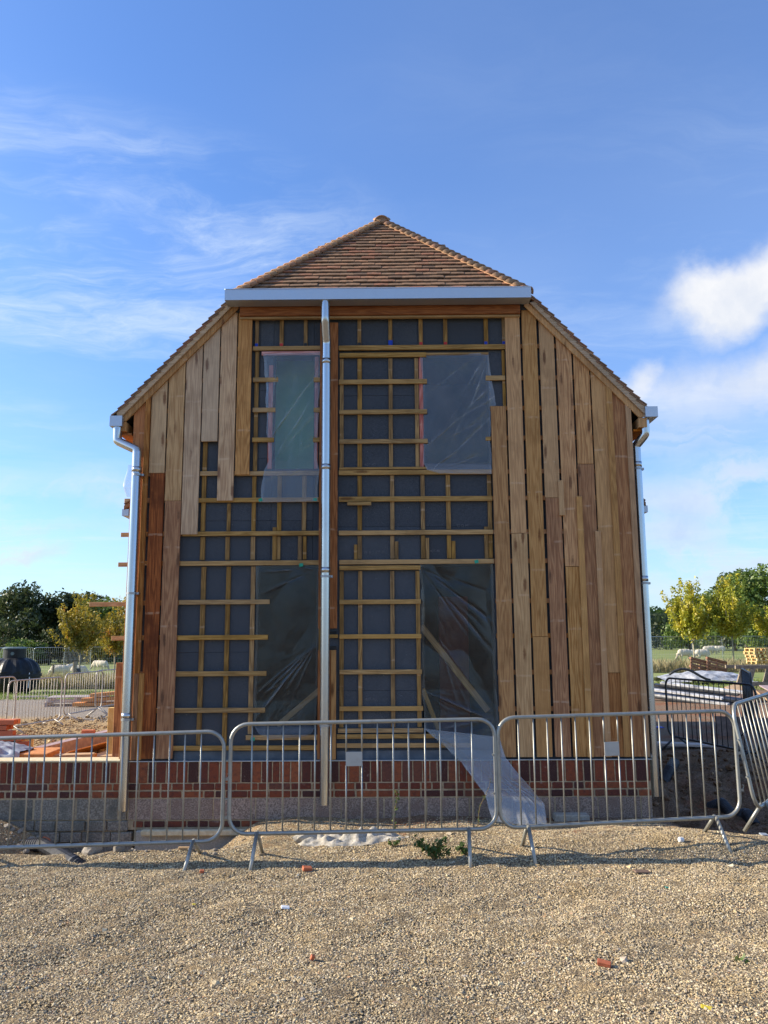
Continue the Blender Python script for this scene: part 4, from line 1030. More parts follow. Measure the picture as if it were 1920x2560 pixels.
# ------------------------------------------------------------------ site fence panels
def fence_panel(label, a, b, group):
    a, b = Vector(a), Vector(b); d = b-a; L = d.length; z = hz((a.x+b.x)/2, (a.y+b.y)/2)
    t = thing('fence_panel', label, 'fence', (a.x, a.y, z), math.atan2(d.y, d.x), group)
    MB().tube(rrect(L, .12, 2.05, .16), .021, 8, closed=True).obj('frame', M['galv'], t, smooth=True)
    m = MB()
    n = int(L/.1)
    for i in range(1, n): m.box((i*L/n, 0, 1.08), (.009, .009, 1.9))
    for zz in (.5, .95, 1.4, 1.8): m.box((L/2, 0, zz), (L-.04, .008, .008))
    tag(m.obj('wire_mesh', M['bracket'], t), kind='stuff')
    for x in (-.03, L+.03): mesh_obj('foot_block', bbox_mesh('foot_block', (.24, .7, .14), M['concrete'], .02), t, (x, 0, .07))
    return t
GL = 'mesh site fence panels across the field on the left'
fl = [(-20.6, 31.5), (-18.9, 34.2), (-17.6, 35.0), (-16.9, 37.0), (-14.1, 38.2), (-11.0, 39)]
for i, lab in enumerate(('mesh fence panel directly behind the black tank', 'narrow mesh fence panel just right of the black tank', 'mesh fence panel behind the left young tree', 'mesh fence panel with a pair of posts right of the left young tree', 'mesh fence panel behind the farthest pale barrier')):
    fence_panel(lab, fl[i], fl[i+1], GL)
GR = 'mesh site fence panels across the field on the right'
fr = [(11.5, 42.5), (15.3, 43), (18.9, 42.6), (20.9, 42.9), (25.6, 42.2), (29.2, 41.4)]
for i, lab in enumerate(('mesh fence panel hidden mostly by the right end of the house', 'mesh fence panel between the house and the first young tree on the right', 'short mesh fence panel between the first and second young tree on the right', 'mesh fence panel behind the leaning brown pallets', 'mesh fence panel at the right edge above the yellow pallets')):
    fence_panel(lab, fr[i], fr[i+1], GR)

# ------------------------------------------------------------------ trees
def leaf_mesh(name, pts, size, mt, fine=.35, tint=None):
    v = []; f = []; tv = []
    for p, nrm in pts:
        s = size*random.uniform(.6, 1.35)
        a = (nrm+Vector((random.gauss(0, .6), random.gauss(0, .6), random.gauss(0, .6)))).normalized()
        t = a.orthogonal().normalized(); t = Matrix.Rotation(random.uniform(0, 6.3), 3, a) @ t; b = a.cross(t)*.62
        i = len(v); v += [p-t*s, p+b*s*.8-t*s*.1, p+t*s, p-b*s*.8+t*s*.1]; f.append((i, i+1, i+2, i+3)); q = tint(p) if tint else random.random(); tv += [min(1, max(0, q+random.gauss(0, .13)))]*4
    me = bpy.data.meshes.new(name); me.from_pydata(v, [], f)
    at_ = me.attributes.new('tint', 'FLOAT', 'POINT'); at_.data.foreach_set('value', tv)
    me.materials.append(mt); me.update(); return me
def rnd3():
    while True:
        v = Vector((random.uniform(-1, 1), random.uniform(-1, 1), random.uniform(-1, 1)))
        if .01 < v.length < 1: return v
def broad_tree(name, label, x, y, h, w, mt, cat='tree', group=None, n=5200, leaf=.2, trunk=.3, lobes=16, base=.22, parent=None, tb=0.):
    z = hz(x, y); t = thing(name, label, cat, (x, y, z), 0, group)
    cl = []
    for i in range(lobes):
        a = random.uniform(0, 6.28); q = random.random()**.6; zz = base+(.93-base)*random.random()
        env = math.sin(math.pi*min(1, max(.08, (zz-base*.6)/(1.05-base*.6))))**.6
        cl.append((Vector((math.cos(a)*q*w*.42*env, math.sin(a)*q*w*.42*env, zz*h)), random.uniform(.13, .26)*w))
    cl.append((Vector((0, 0, h*.82)), w*.24))
    pts = []; tn = {}
    for i in range(n):
        c, r = random.choice(cl); d = rnd3().normalized(); q = random.random()**.35
        p = c+Vector((d.x*r, d.y*r, d.z*r*.78))*q
        p += Vector((noise.noise(p*.9), noise.noise(p*.9+Vector((5, 0, 0))), noise.noise(p*.9+Vector((0, 5, 0)))))*w*.06
        if p.z < h*base*.5: continue
        pts.append((p, d))
    sd = random.uniform(0, 50)
    mesh_obj('crown', leaf_mesh('crown', pts, leaf, mt, tint=lambda p: .45+tb+.55*noise.noise(p*.55+Vector((sd, 0, 0)))), t)
    m = MB().tube([(0, 0, -.2), (.03*w, 0, h*.25), (0, .02*w, h*.55), (0, 0, h*.8)], [trunk, trunk*.8, trunk*.5, trunk*.15], 8)
    for c, r in cl[:9]: m.tube([(0, 0, min(c.z*.55, h*.4)), tuple(c*.6+Vector((0, 0, c.z*.1))), tuple(c)], [trunk*.4, trunk*.25, trunk*.06], 5)
    m.obj('trunk', M['bark'], t, smooth=True)
    return t
def young_tree(label, x, y, h, w, mt, group, n=1500, leaf=.075, fork=.38, trunk=.055, tb=0., top=0):
    z = hz(x, y); t = thing('young_tree', label, 'tree', (x, y, z), 0, group)
    m = MB().tube([(0, 0, -.1), (.02, .01, h*fork*.5), (0, 0, h*fork)], [trunk, trunk*.85, trunk*.75], 8)
    pts = []
    for i in range(44):
        a = random.uniform(0, 6.28); q = random.uniform(.1, 1)
        top_ = Vector((math.cos(a)*w*.5*q, math.sin(a)*w*.5*q, h*(random.uniform(.52, .76)+.3*(1-q)*random.random()**.7+.12*q*random.random())))
        if i < 5+top: top_ = Vector((random.uniform(-.3, .3)*w*.6, random.uniform(-.15, .15)*w, h*random.uniform(.94, 1.04)))
        st = Vector((0, 0, h*random.uniform(fork*.85, fork+.12)))
        mid = st.lerp(top_, .5)+Vector((math.cos(a)*w*.08, math.sin(a)*w*.08, -.02*h))
        m.tube([st, mid, top_], [trunk*.42, trunk*.25, trunk*.05], 5)
        for k in range(n//44):
            s_ = random.uniform(.12, 1.02); p = st.lerp(mid, s_*2) if s_ < .5 else mid.lerp(top_, s_*2-1)
            sp_ = w*.085*(1.35-s_*.75); d = rnd3(); p = p+d*sp_; pts.append((p, d.normalized()))
    sd = random.uniform(0, 40)
    mesh_obj('crown', leaf_mesh('crown', pts, leaf, mt, tint=lambda p: .45+tb+.6*noise.noise(p*1.6+Vector((sd, 0, 0)))), t)
    m.obj('trunk', M['bark_pale'], t, smooth=True); return t
random.seed(33)
GY = 'young trees with turning leaves along the fences'
young_tree('young tree with yellowing leaves left of the house, behind the pale barriers', -16.6, 34.6, 4.9, 3.3, M['autumn'], GY, 5600, .085)
young_tree('young tree with rusty leaves half hidden behind the left rain pipe', -15.75, 37.6, 4.7, 2.6, M['autumn'], GY, 4000, .085, tb=.18)
young_tree('young yellow green tree on the right, nearest the house', 18.6, 41.6, 5.5, 3.9, M['lime'], GY, 7000, .1, tb=.15, top=1)
young_tree('middle young yellow green tree on the right, trunk left of the brown pallets', 21.0, 41.6, 5.6, 3.8, M['lime'], GY, 7000, .1, tb=.1, top=2)
young_tree('young yellow green tree on the right, standing behind the yellow pallets', 24.7, 42.0, 4.8, 4.6, M['lime'], GY, 7500, .1, tb=.15)
young_tree('young orange leaved tree cut by the right edge', 28.2, 41.4, 3.4, 1.6, M['autumn'], GY, 1800, .09, tb=.2)
GW = 'big trees behind the field on the left'
def wt(lab, px, Y, h, w, mt, g, **k):
    p = at(px, 1640, Y); broad_tree('broad_tree', lab, p.x, Y, h, w, mt, group=g, **k)
wt('dark oak with a ragged top above the black tank', 62, 118, 11.2, 13, M['oak'], GW, n=6500, leaf=.3)
wt('dark oak at the left edge of the photo', -40, 122, 10.6, 12, M['oak'], GW, n=4500, leaf=.3)
wt('lower dark tree between the two tall oaks on the left', 125, 126, 9.2, 9, M['oak'], GW, n=4500, leaf=.3)
wt('dark round oak just left of the yellowing young tree', 160, 120, 10.9, 10, M['oak'], GW, n=6000, leaf=.3)
wt('oak behind the top of the yellowing young tree', 215, 124, 11.4, 10, M['oak'], GW, n=5500, leaf=.3, tb=.1)
wt('lighter green tree under the projecting plank', 262, 116, 9.8, 9, M['green_tree'], GW, n=5500, leaf=.28)
wt('green tree touching the left rain pipe', 318, 114, 9.7, 10, M['green_tree'], GW, n=5500, leaf=.28)
for lab, px, Y, h, w, k in (('rounded olive bush at the foot of the wood, right of the tank', 122, 98, 5.0, 5.4, 'oak'), ('low green bush just above the tank lid', 62, 96, 2.9, 6, 'green_tree'), ('yellow green bush behind the young tree', 235, 98, 5.6, 6.5, 'autumn'), ('dark bush filling the gap left of the young tree', 172, 100, 4.4, 6, 'oak'), ('dark shrub at the left edge under the oaks', 5, 100, 5.6, 8, 'oak'), ('green shrub left of the rain pipe under the wood', 290, 100, 4.8, 7, 'green_tree')):
    p = at(px, 1640, Y); broad_tree('field_bush', lab, p.x, Y, h, w, M[k], 'bush', 'bushes along the foot of the left wood', n=2600, leaf=.2, base=.08, trunk=.12, lobes=12)
GX = 'big trees behind the field on the right'
wt('tall green tree at the right edge of the photo', 1925, 92, 9.7, 13, M['green_tree'], GX, n=8000, leaf=.26, lobes=22, base=.1)
wt('green tree with a rounded crown left of the tallest one on the right', 1868, 98, 10.6, 9, M['green_tree'], GX, n=6500, leaf=.26, base=.1)
wt('dark green pointed tree above the middle young tree on the right', 1840, 104, 11.2, 6, M['oak'], GX, n=5000, leaf=.26, tb=.15, base=.12)
wt('dark tree low behind the two young trees on the right', 1780, 110, 8.2, 10, M['green_tree'], GX, n=4500, leaf=.28, base=.08)
wt('tree behind the right end of the house beside the wood', 1725, 118, 7.0, 9, M['green_tree'], GX, n=4000, leaf=.28, base=.08, tb=-.15)
def hedge(name, x0, x1, Y, dy, h, n, mt, leaf, tint0=.4):
    pts = []
    for i in range(n):
        x = random.uniform(x0, x1); hh = h*(.72+.4*noise.noise(Vector((x*.09, Y, 1)))+.25*noise.noise(Vector((x*.4, Y, 2))))
        zq = random.random()**.7; y = Y+dy*random.uniform(-.5, .5)*(1-zq*.5)
        pts.append((Vector((x, y, hz(x, y)+zq*hh)), Vector((0, -1, .5))))
    sd = random.uniform(0, 30)
    return mesh_obj(name, leaf_mesh(name, pts, leaf, mt, tint=lambda p: tint0+.5*noise.noise(Vector((p.x*.25+sd, p.z*.5, p.y*.2)))))
for nm, a in (('far_wood', (-75, 75, 165, 20, 8.5, 16000, M['oak'], .55)), ('hill_wood', (30, 120, 240, 40, 13, 9000, M['green_tree'], .75, .2)), ('field_hedge', (14, 75, 128, 5, 4.2, 8000, M['oak'], .22, .25)), ('boundary_hedge', (-75, -14, 106, 5, 3.3, 8000, M['oak'], .2, .25))):
    o = hedge(nm, *a); tag(o, {'far_wood': 'dense dark wood far behind the field and house', 'hill_wood': 'green wooded hillside far away on the right', 'field_hedge': 'dark hedge across the far side of the field on the right', 'boundary_hedge': 'dark hedge along the foot of the left wood'}[nm], 'hedge' if 'hedge' in nm else 'wood', kind='stuff')

# grass: near fringe, tall dry strip at the fences
def blades(name, label, n, region, h0, h1, mt, tint, w=.012, bend=.4):
    v = []; f = []; tv = []
    for i in range(n):
        x, y = region(); z = hz(x, y)+.02; h = random.uniform(h0, h1); a = random.uniform(0, 6.28); dx, dy = math.cos(a)*w, math.sin(a)*w
        bx, by = random.gauss(0, bend)*h, random.gauss(0, bend)*h; k = len(v)
        v += [(x-dx, y-dy, z), (x+dx, y+dy, z), (x+bx*.4+dx*.6, y+by*.4+dy*.6, z+h*.6), (x+bx, y+by, z+h)]; f += [(k, k+1, k+2), (k, k+2, k+3)]; tv += [min(1, max(0, random.gauss(tint, .25)))]*4
    me = bpy.data.meshes.new(name); me.from_pydata(v, [], f); at_ = me.attributes.new('tint', 'FLOAT', 'POINT'); at_.data.foreach_set('value', tv)
    me.materials.append(mt); o = mesh_obj(name, me); return tag(o, label, 'grass', kind='stuff')
def strip(x0, x1, f0, f1): return lambda: (lambda x: (x, random.uniform(f0(x), f1(x))))(random.uniform(x0, x1))
blades('meadow_grass', 'short bright green grass along the edge of the site', 26000, strip(-24, 30, lambda x: 20.5, lambda x: 28), .04, .16, M['grass_blade'], .5, .014)
blades('tall_grass', 'tall dry grass along the site fences', 14000, (lambda: (lambda x: (x, 31+random.random()**1.5*5 if x < 0 else 37+random.random()**1.5*5))(random.choice((random.uniform(-24, -8), random.uniform(9, 32))))), .3, .85, M['dry_blade'], .55, .012, .25)

# ------------------------------------------------------------------ sheep
def sheep_mesh(seed):
    random.seed(seed); bm = bmesh.new()
    def ell(c, r, M3=None, s=14):
        ret = bmesh.ops.create_uvsphere(bm, u_segments=s, v_segments=s-4, radius=1)
        for v in ret['verts']:
            p = Vector((v.co.x*r[0], v.co.y*r[1], v.co.z*r[2]))
            if M3: p = M3 @ p
            v.co = p+Vector(c)
    ell((0, 0, .62), (.50, .24, .27)); ell((.3, 0, .64), (.26, .2, .24)); ell((-.32, 0, .62), (.26, .23, .26)); ell((.52, 0, .5), (.2, .11, .13), Matrix.Rotation(R(38), 3, 'Y'))
    ell((.66, 0, .26), (.16, .075, .085), Matrix.Rotation(R(62), 3, 'Y')); ell((.56, .1, .36), (.05, .05, .025)); ell((.56, -.1, .36), (.05, .05, .025)); ell((-.57, 0, .55), (.06, .05, .14))
    for x in (.3, -.34):
        for y in (-.12, .12): ell((x, y, .44), (.09, .075, .18)); ell((x+.01, y, .17), (.038, .038, .2), None, 10)
    me = bpy.data.meshes.new('sheep'); bm.to_mesh(me); bm.free()
    o = bpy.data.objects.new('tmp', me); COL.objects.link(o)
    md = o.modifiers.new('r', 'REMESH'); md.mode = 'VOXEL'; md.voxel_size = .035
    sm = o.modifiers.new('s', 'SMOOTH'); sm.iterations = 3
    dg = bpy.context.evaluated_depsgraph_get(); m2 = bpy.data.meshes.new_from_object(o.evaluated_get(dg)); bpy.data.objects.remove(o)
    m2.materials.clear(); m2.materials.append(M['wool']); m2.materials.append(M['face'])
    for v in m2.vertices:
        if .3 < v.co.z and v.co.x < .5: v.co += v.co.normalized()*.012*noise.noise(v.co*9)
    for p in m2.polygons:
        c = p.center; p.material_index = 1 if (c.z < .3 or (c.x > .56 and c.z < .46)) else 0; p.use_smooth = True
    m2.name = 'sheep'; return m2
SH = sheep_mesh(1)
def sheep(lab, px, py, Y, yaw, s=1.):
    p = at(px, py, Y); o = mesh_obj('sheep', SH, None, (p.x, Y, hz(p.x, Y)+.02), (0, 0, yaw), (s, s, s)); tag(o, lab, 'sheep', 'sheep grazing in the field')
sheep('sheep grazing with its back to the fence post, nearest on the left', 147, 1690, 44, R(185)); sheep('sheep seen from behind beside the thick wooden post', 179, 1680, 47, R(70)); sheep('dark sheep by the trunk of the left young tree', 197, 1690, 46, R(10), .9)
sheep('sheep grazing far off left of the rain pipe, foremost of that pair', 255, 1672, 60, R(-20)); sheep('sheep half hidden behind another far off left of the rain pipe', 246, 1670, 62, R(170))
sheep('sheep grazing head left behind the first young trunk on the right', 1712, 1640, 62, R(190), 1.15); sheep('sheep standing just behind the first young trunk on the right', 1732, 1635, 66, R(10)); sheep('sheep grazing between the first and second young trunks on the right', 1756, 1642, 60, R(187), 1.15)
sheep('small far sheep left of the second young trunk on the right', 1771, 1624, 84, R(180), 1.1); sheep('small far sheep touching the second young trunk on the right', 1781, 1624, 86, R(0), 1.1); sheep('small far sheep by the pair of fence posts on the right', 1799, 1624, 84, R(180), 1.1)
# field posts
for lab, px, Y, h, r in (('thin wooden field post beside the grazing sheep', 132, 40, 1.0, .06), ('thick wooden field post in front of a sheep', 186, 43, 1.1, .13)):
    p = at(px, 1690, Y); o = MB().tube([(0, 0, -.1), (0, 0, h)], r, 10).obj('field_post', M['bark'], None, (p.x, Y, hz(p.x, Y))); tag(o, lab, 'post', 'wooden posts in the left field')
p = at(204, 1700, 33.9); o = MB().tube([(0, 0, 0), (.05, 0, .5), (.0, 0, .95)], [.16, .14, .12], 9).obj('trunk_guard', M['tarp_black'], None, (-16.6, 34.45, hz(-16.6, 34.5))); tag(o, 'dark guard wrapped round the foot of the left young tree', 'guard')

# ------------------------------------------------------------------ septic tank
def tank():
    x, y = -16.6, 27.0; z = hz(x, y)-.05
    t = thing('septic_tank', 'black ribbed plastic septic tank with a grey lid standing on the grass', 'tank', (x, y, z))
    m = MB(); n = 48; prof = []
    for i in range(25):
        a = -math.pi/2+math.pi*i/24; rr = 1.12*math.cos(a)**.62 if abs(math.cos(a)) > 1e-6 else .02; prof.append((max(rr, .02), .84+.80*math.sin(a)))
    vs = []
    for rr, zz in prof:
        for k in range(n):
            a = 2*math.pi*k/n; rib = 1+.035*(1 if (k % 4) < 2 else -1)*(1 if zz > .95 else .3) * min(1, rr/.6)
            vs.append((rr*rib*math.cos(a), rr*rib*math.sin(a), zz))
    fs = [(j*n+k, j*n+(k+1) % n, (j+1)*n+(k+1) % n, (j+1)*n+k) for j in range(24) for k in range(n)]
    m.add(vs, fs); m.obj('body', M['tank'], t)
    m = MB(); m.tube([(0, 0, .8), (0, 0, .92)], 1.17, 48); m.obj('seam_flange', M['tank'], t)
    MB().tube([(0, 0, 1.5), (0, 0, 2.0)], .46, 28).obj('neck', M['tank'], t)
    MB().tube([(0, 0, 2.0), (0, 0, 2.05), (0, 0, 2.09)], [.5, .5, .4], 28).obj('lid', M['tank_lid'], t)
    MB().tube([(.12, -.42, 1.8), (.13, -.5, 1.8)], .07, 14).obj('inlet', M['tank_lid'], t)
    MB().tube([(.95, -.55, 1.05), (1.0, -.62, .7), (.98, -.66, .35)], .02, 6).obj('strap', M['white'], t)
tank()

# ------------------------------------------------------------------ gravel
def gnd(px, py):
    d = _f + _r*((px-960)/FPX) - _u*((py-1280)/FPX); t = 2.0
    while t < 200:
        p = CAM+d*t
        if p.z <= hz(p.x, p.y): break
        t += .01+t*.001
    return p
def m_stone():
    N = mat('gravel_stone'); v, rnd = objc(N)
    c = N.ramp(rnd, [(0, (.06, .053, .045)), (.10, (.11, .095, .075)), (.2, (.22, .18, .13)), (.3, (.32, .285, .23)), (.38, (.40, .305, .17)), (.6, (.54, .425, .245)), (.8, (.63, .53, .34)), (.92, (.7, .62, .46)), (.96, (.38, .2, .1)), (1, (.45, .43, .38))])
    n = N.noise(v, 140, 3, .6)
    c = N.mix(N.math('MULTIPLY', n.outputs['Fac'], .45), c, (.29, .21, .12))
    gp = N.new('ShaderNodeNewGeometry').outputs['Position']
    pn = N.noise(gp, .75, 5, .62); pm = N.noise(gp, 2.4, 4, .6)
    c = N.mix(N.math('MULTIPLY', N.sstep(pn.outputs['Fac'], .46, .68), .55), c, N.mix(.45, (.115, .1, .085), c))
    c = N.mix(N.math('MULTIPLY', N.sstep(pm.outputs['Fac'], .52, .7), .5), c, (.36, .26, .13))
    gs_ = N.new('ShaderNodeSeparateXYZ', i_0=gp)
    dug = N.math('MULTIPLY', N.sstep(gs_.outputs[0], 2.5, 2.9), N.sstep(gs_.outputs[1], -1.2, -.8))
    c = N.mix(N.math('MULTIPLY', dug, .75), c, N.mix(N.sstep(pm.outputs['Fac'], .4, .6), (.12, .075, .045), (.26, .15, .085)))
    setc(N, c); N.b.inputs['Roughness'].default_value = .9; N.b.inputs['Specular IOR Level'].default_value = .2; return N.m
M['stone'] = m_stone()
def gravel():
    m = MB(); ys = [-5.3+.12*i for i in range(82)]; xs = [-6+.12*i for i in range(101)]
    keep = {}; dens = []
    def idx(i, j):
        if (i, j) not in keep:
            x, y = xs[i], ys[j]; keep[(i, j)] = len(m.v); m.v.append((x, y, hz(x, y)+.001))
            edge = (-.42 if x > -1.5 and x < 2.7 else -1.05)+.3*noise.noise(Vector((x*1.3, 0, 9)))-(.3 if x < -1.5 else 0)
            d = 1-S(y, edge-.15, edge+.25)
            patch = .5+.8*noise.noise(Vector((x*.8, y*.8, 5)))
            dens.append(max(.42 if x > 2.6 or x < -1.5 else .1, d)*max(.35, min(1, .75+patch*.4)))
        return keep[(i, j)]
    for j in range(len(ys)-1):
        for i in range(len(xs)-1):
            x, y = xs[i]+.06, ys[j]+.06
            if abs(x) > .58*(y+9)+.3 or (y > -.16 and x < 2.85) or y > 4.4: continue
            m.f.append((idx(i, j), idx(i+1, j), idx(i+1, j+1), idx(i, j+1)))
    o = m.obj('gravel', M['stone'])
    a = o.data.attributes.new('dens', 'FLOAT', 'POINT'); a.data.foreach_set('value', dens)
    ng = bpy.data.node_groups.new('gravel_scatter', 'GeometryNodeTree')
    ng.interface.new_socket('Geometry', in_out='INPUT', socket_type='NodeSocketGeometry'); ng.interface.new_socket('Geometry', in_out='OUTPUT', socket_type='NodeSocketGeometry')
    n = ng.nodes; l = ng.links; gi = n.new('NodeGroupInput'); go = n.new('NodeGroupOutput')
    na = n.new('GeometryNodeInputNamedAttribute'); na.data_type = 'FLOAT'; na.inputs[0].default_value = 'dens'
    gti = n.new('GeometryNodeGeometryToInstance')
    for k in range(5):
        ico = n.new('GeometryNodeMeshIcoSphere'); ico.inputs['Radius'].default_value = 1; ico.inputs['Subdivisions'].default_value = 1
        sp = n.new('GeometryNodeSetPosition'); nz = n.new('ShaderNodeTexNoise'); nz.inputs['Scale'].default_value = 1.1; nz.inputs['Detail'].default_value = 1
        ps = n.new('GeometryNodeInputPosition'); ad = n.new('ShaderNodeVectorMath'); ad.inputs[1].default_value = (k*7.3, k*3.1, k*5.7)
        l.new(ps.outputs[0], ad.inputs[0]); l.new(ad.outputs[0], nz.inputs['Vector'])
        sb = n.new('ShaderNodeVectorMath'); sb.operation = 'SUBTRACT'; sb.inputs[1].default_value = (.5, .5, .5); l.new(nz.outputs['Color'], sb.inputs[0])
        sc = n.new('ShaderNodeVectorMath'); sc.operation = 'SCALE'; sc.inputs['Scale'].default_value = 2.2; l.new(sb.outputs[0], sc.inputs[0])
        l.new(ico.outputs['Mesh'], sp.inputs['Geometry']); l.new(sc.outputs[0], sp.inputs['Offset'])
        sm = n.new('GeometryNodeSetMaterial'); sm.inputs['Material'].default_value = M['stone']; l.new(sp.outputs[0], sm.inputs[0]); l.new(sm.outputs[0], gti.inputs[0])
    jn = n.new('GeometryNodeJoinGeometry')
    for dn, lo, hi, pw, sd in ((12000, .0030, .0088, 1.7, 1), (90, .008, .016, 2.2, 2), (4, .014, .034, 2.5, 3)):
        mu = n.new('ShaderNodeMath'); mu.operation = 'MULTIPLY'; mu.inputs[1].default_value = dn; l.new(na.outputs[0], mu.inputs[0])
        di = n.new('GeometryNodeDistributePointsOnFaces'); di.distribute_method = 'RANDOM'; di.inputs['Seed'].default_value = sd
        l.new(gi.outputs[0], di.inputs['Mesh']); l.new(mu.outputs[0], di.inputs['Density'])
        rv = n.new('FunctionNodeRandomValue'); rv.data_type = 'FLOAT'; rv.inputs['Seed'].default_value = sd+10
        pw_ = n.new('ShaderNodeMath'); pw_.operation = 'POWER'; pw_.inputs[1].default_value = pw; l.new(rv.outputs[1], pw_.inputs[0])
        mr = n.new('ShaderNodeMath'); mr.operation = 'MULTIPLY_ADD'; mr.inputs[1].default_value = hi-lo; mr.inputs[2].default_value = lo; l.new(pw_.outputs[0], mr.inputs[0])
        r3 = n.new('FunctionNodeRandomValue'); r3.data_type = 'FLOAT_VECTOR'; r3.inputs[0].default_value = (.65, .6, .4); r3.inputs[1].default_value = (1.35, 1.1, .9); r3.inputs['Seed'].default_value = sd+20
        sc = n.new('ShaderNodeVectorMath'); sc.operation = 'SCALE'; l.new(r3.outputs[0], sc.inputs[0]); l.new(mr.outputs[0], sc.inputs['Scale'])
        rr = n.new('FunctionNodeRandomValue'); rr.data_type = 'FLOAT_VECTOR'; rr.inputs[0].default_value = (-.5, -.5, 0); rr.inputs[1].default_value = (.5, .5, 6.28); rr.inputs['Seed'].default_value = sd+30
        io = n.new('GeometryNodeInstanceOnPoints'); io.inputs['Pick Instance'].default_value = True
        l.new(di.outputs['Points'], io.inputs['Points']); l.new(gti.outputs[0], io.inputs['Instance']); l.new(sc.outputs[0], io.inputs['Scale']); l.new(rr.outputs[0], io.inputs['Rotation'])
        l.new(io.outputs[0], jn.inputs[0])
    l.new(jn.outputs[0], go.inputs[0])
    md = o.modifiers.new('scatter', 'NODES'); md.node_group = ng
    return tag(o, 'loose tan and grey gravel covering the yard in the foreground', 'gravel', kind='stuff')
gravel()

def soil_clods():
    random.seed(77); m = MB(); sh = []
    for k in range(6):
        me = rock_mesh(60+k, None, (1, .9, .65), .5, 1); sh.append(([v.co.copy() for v in me.vertices], [tuple(p.vertices) for p in me.polygons])); bpy.data.meshes.remove(me)
    for i in range(5200):
        x, y = random.uniform(-8.6, -3.3), 4.3+7.5*random.random()
        s_ = random.uniform(.01, .035)*(1 if random.random() < .93 else 1.9); q = Matrix.Rotation(random.uniform(0, 6.3), 3, 'Z'); vs, fs = random.choice(sh)
        b = Vector((x, y, hz(x, y)+s_*.25)); m.add([b+q @ (v*s_) for v in vs], fs)
    tag(m.obj('soil_clods', M['sandy_clod'], None), 'sandy lumps of dug soil on the ground beyond the garden wall', 'soil', kind='stuff')

# ------------------------------------------------------------------ rubble, weeds and litter in front
def rock_mesh(k, mt, sc=(1, 1, .7), rough=.35, sub=2):
    bm = bmesh.new(); bmesh.ops.create_icosphere(bm, subdivisions=sub, radius=1)
    for v in bm.verts:
        q = v.co.copy(); v.co *= 1+rough*noise.noise(q*1.3+Vector((k*9, 0, 0)))+rough*.4*noise.noise(q*3+Vector((0, k*7, 0)))
        v.co = Vector((v.co.x*sc[0], v.co.y*sc[1], v.co.z*sc[2]))
    me = bpy.data.meshes.new('rock'); bm.to_mesh(me); bm.free()
    if mt: me.materials.append(mt)
    return me
M['sandy_clod'] = noisy('sandy_clod', (.26, .17, .085), (.52, .38, .21), 6, .95, 0, 0)
soil_clods()
random.seed(9)
def rock(lab, px, py, s, k, mt='rock', cat='stone', group=None, sc=(1, 1, .7), name='rubble_stone', lift=.3):
    p = gnd(px, py); o = mesh_obj(name, rock_mesh(k, M[mt], sc), None, (p.x, p.y, hz(p.x, p.y)+s*lift), (random.uniform(-.3, .3), random.uniform(-.3, .3), random.uniform(0, 6)), (s, s, s)); return tag(o, lab, cat, group)
GRB = 'rubble stones at the foot of the garden wall'
rock('pale pointed stone lying under the left barrier', 228, 2133, .075, 1, group=GRB, sc=(1.2, .8, .7)); rock('grey stone behind the pale pointed one', 240, 2118, .06, 2, group=GRB); rock('brown block of stone under the bottom rail', 268, 2126, .075, 3, group=GRB, sc=(1, .8, .9))
rock('square brown stone beside the brown block', 297, 2128, .055, 4, group=GRB, sc=(.9, .9, .9)); rock('sandy lump of stone against the wall foot', 172, 2098, .09, 5, group=GRB); rock('small white stone left of the corrugated pipe', 145, 2090, .035, 6, group=GRB)
rock('small grey stone on the soil heap at the left', 60, 2075, .035, 7, group=GRB); rock('dark stone near the left frame edge under the wall', 20, 2070, .045, 8, group=GRB); rock('white mortar lump at the wall corner', 281, 2098, .05, 9, group=GRB, mt='cement')
rock('little stone between the blocks and the bottom rail', 190, 2082, .03, 10, group=GRB); rock('broken red brick end beside the corrugated pipe', 118, 2104, .085, 11, 'newbrick', 'brick', None, (1.3, .7, .6), 'broken_brick')
def scatter_lumps(name, lab, cat, spots, mt, seed, lo, hi):
    random.seed(seed); m = MB()
    sh = []
    for k in range(6):
        me = rock_mesh(seed+k, None, (1, .9, .7), .4, 1); sh.append(([v.co.copy() for v in me.vertices], [tuple(p.vertices) for p in me.polygons])); bpy.data.meshes.remove(me)
    for x, y in spots:
        q = random.uniform(lo, hi)*(1 if random.random() < .85 else 1.5); vs, fs = random.choice(sh); b = Vector((x, y, hz(x, y)+q*.3)); rz_ = Matrix.Rotation(random.uniform(0, 6), 3, 'Z')
        m.add([b+rz_ @ (v*q) for v in vs], fs)
    return tag(m.obj(name, M[mt]), lab, cat, kind='stuff')
sp_ = []
for i in range(150):
    q = gnd(random.uniform(0, 540), random.uniform(2055, 2138)); sp_.append((q.x, q.y))
scatter_lumps('small_rubble', 'small rubble stones strewn along the foot of the garden wall', 'rubble', sp_, 'rock', 20, .010, .03)
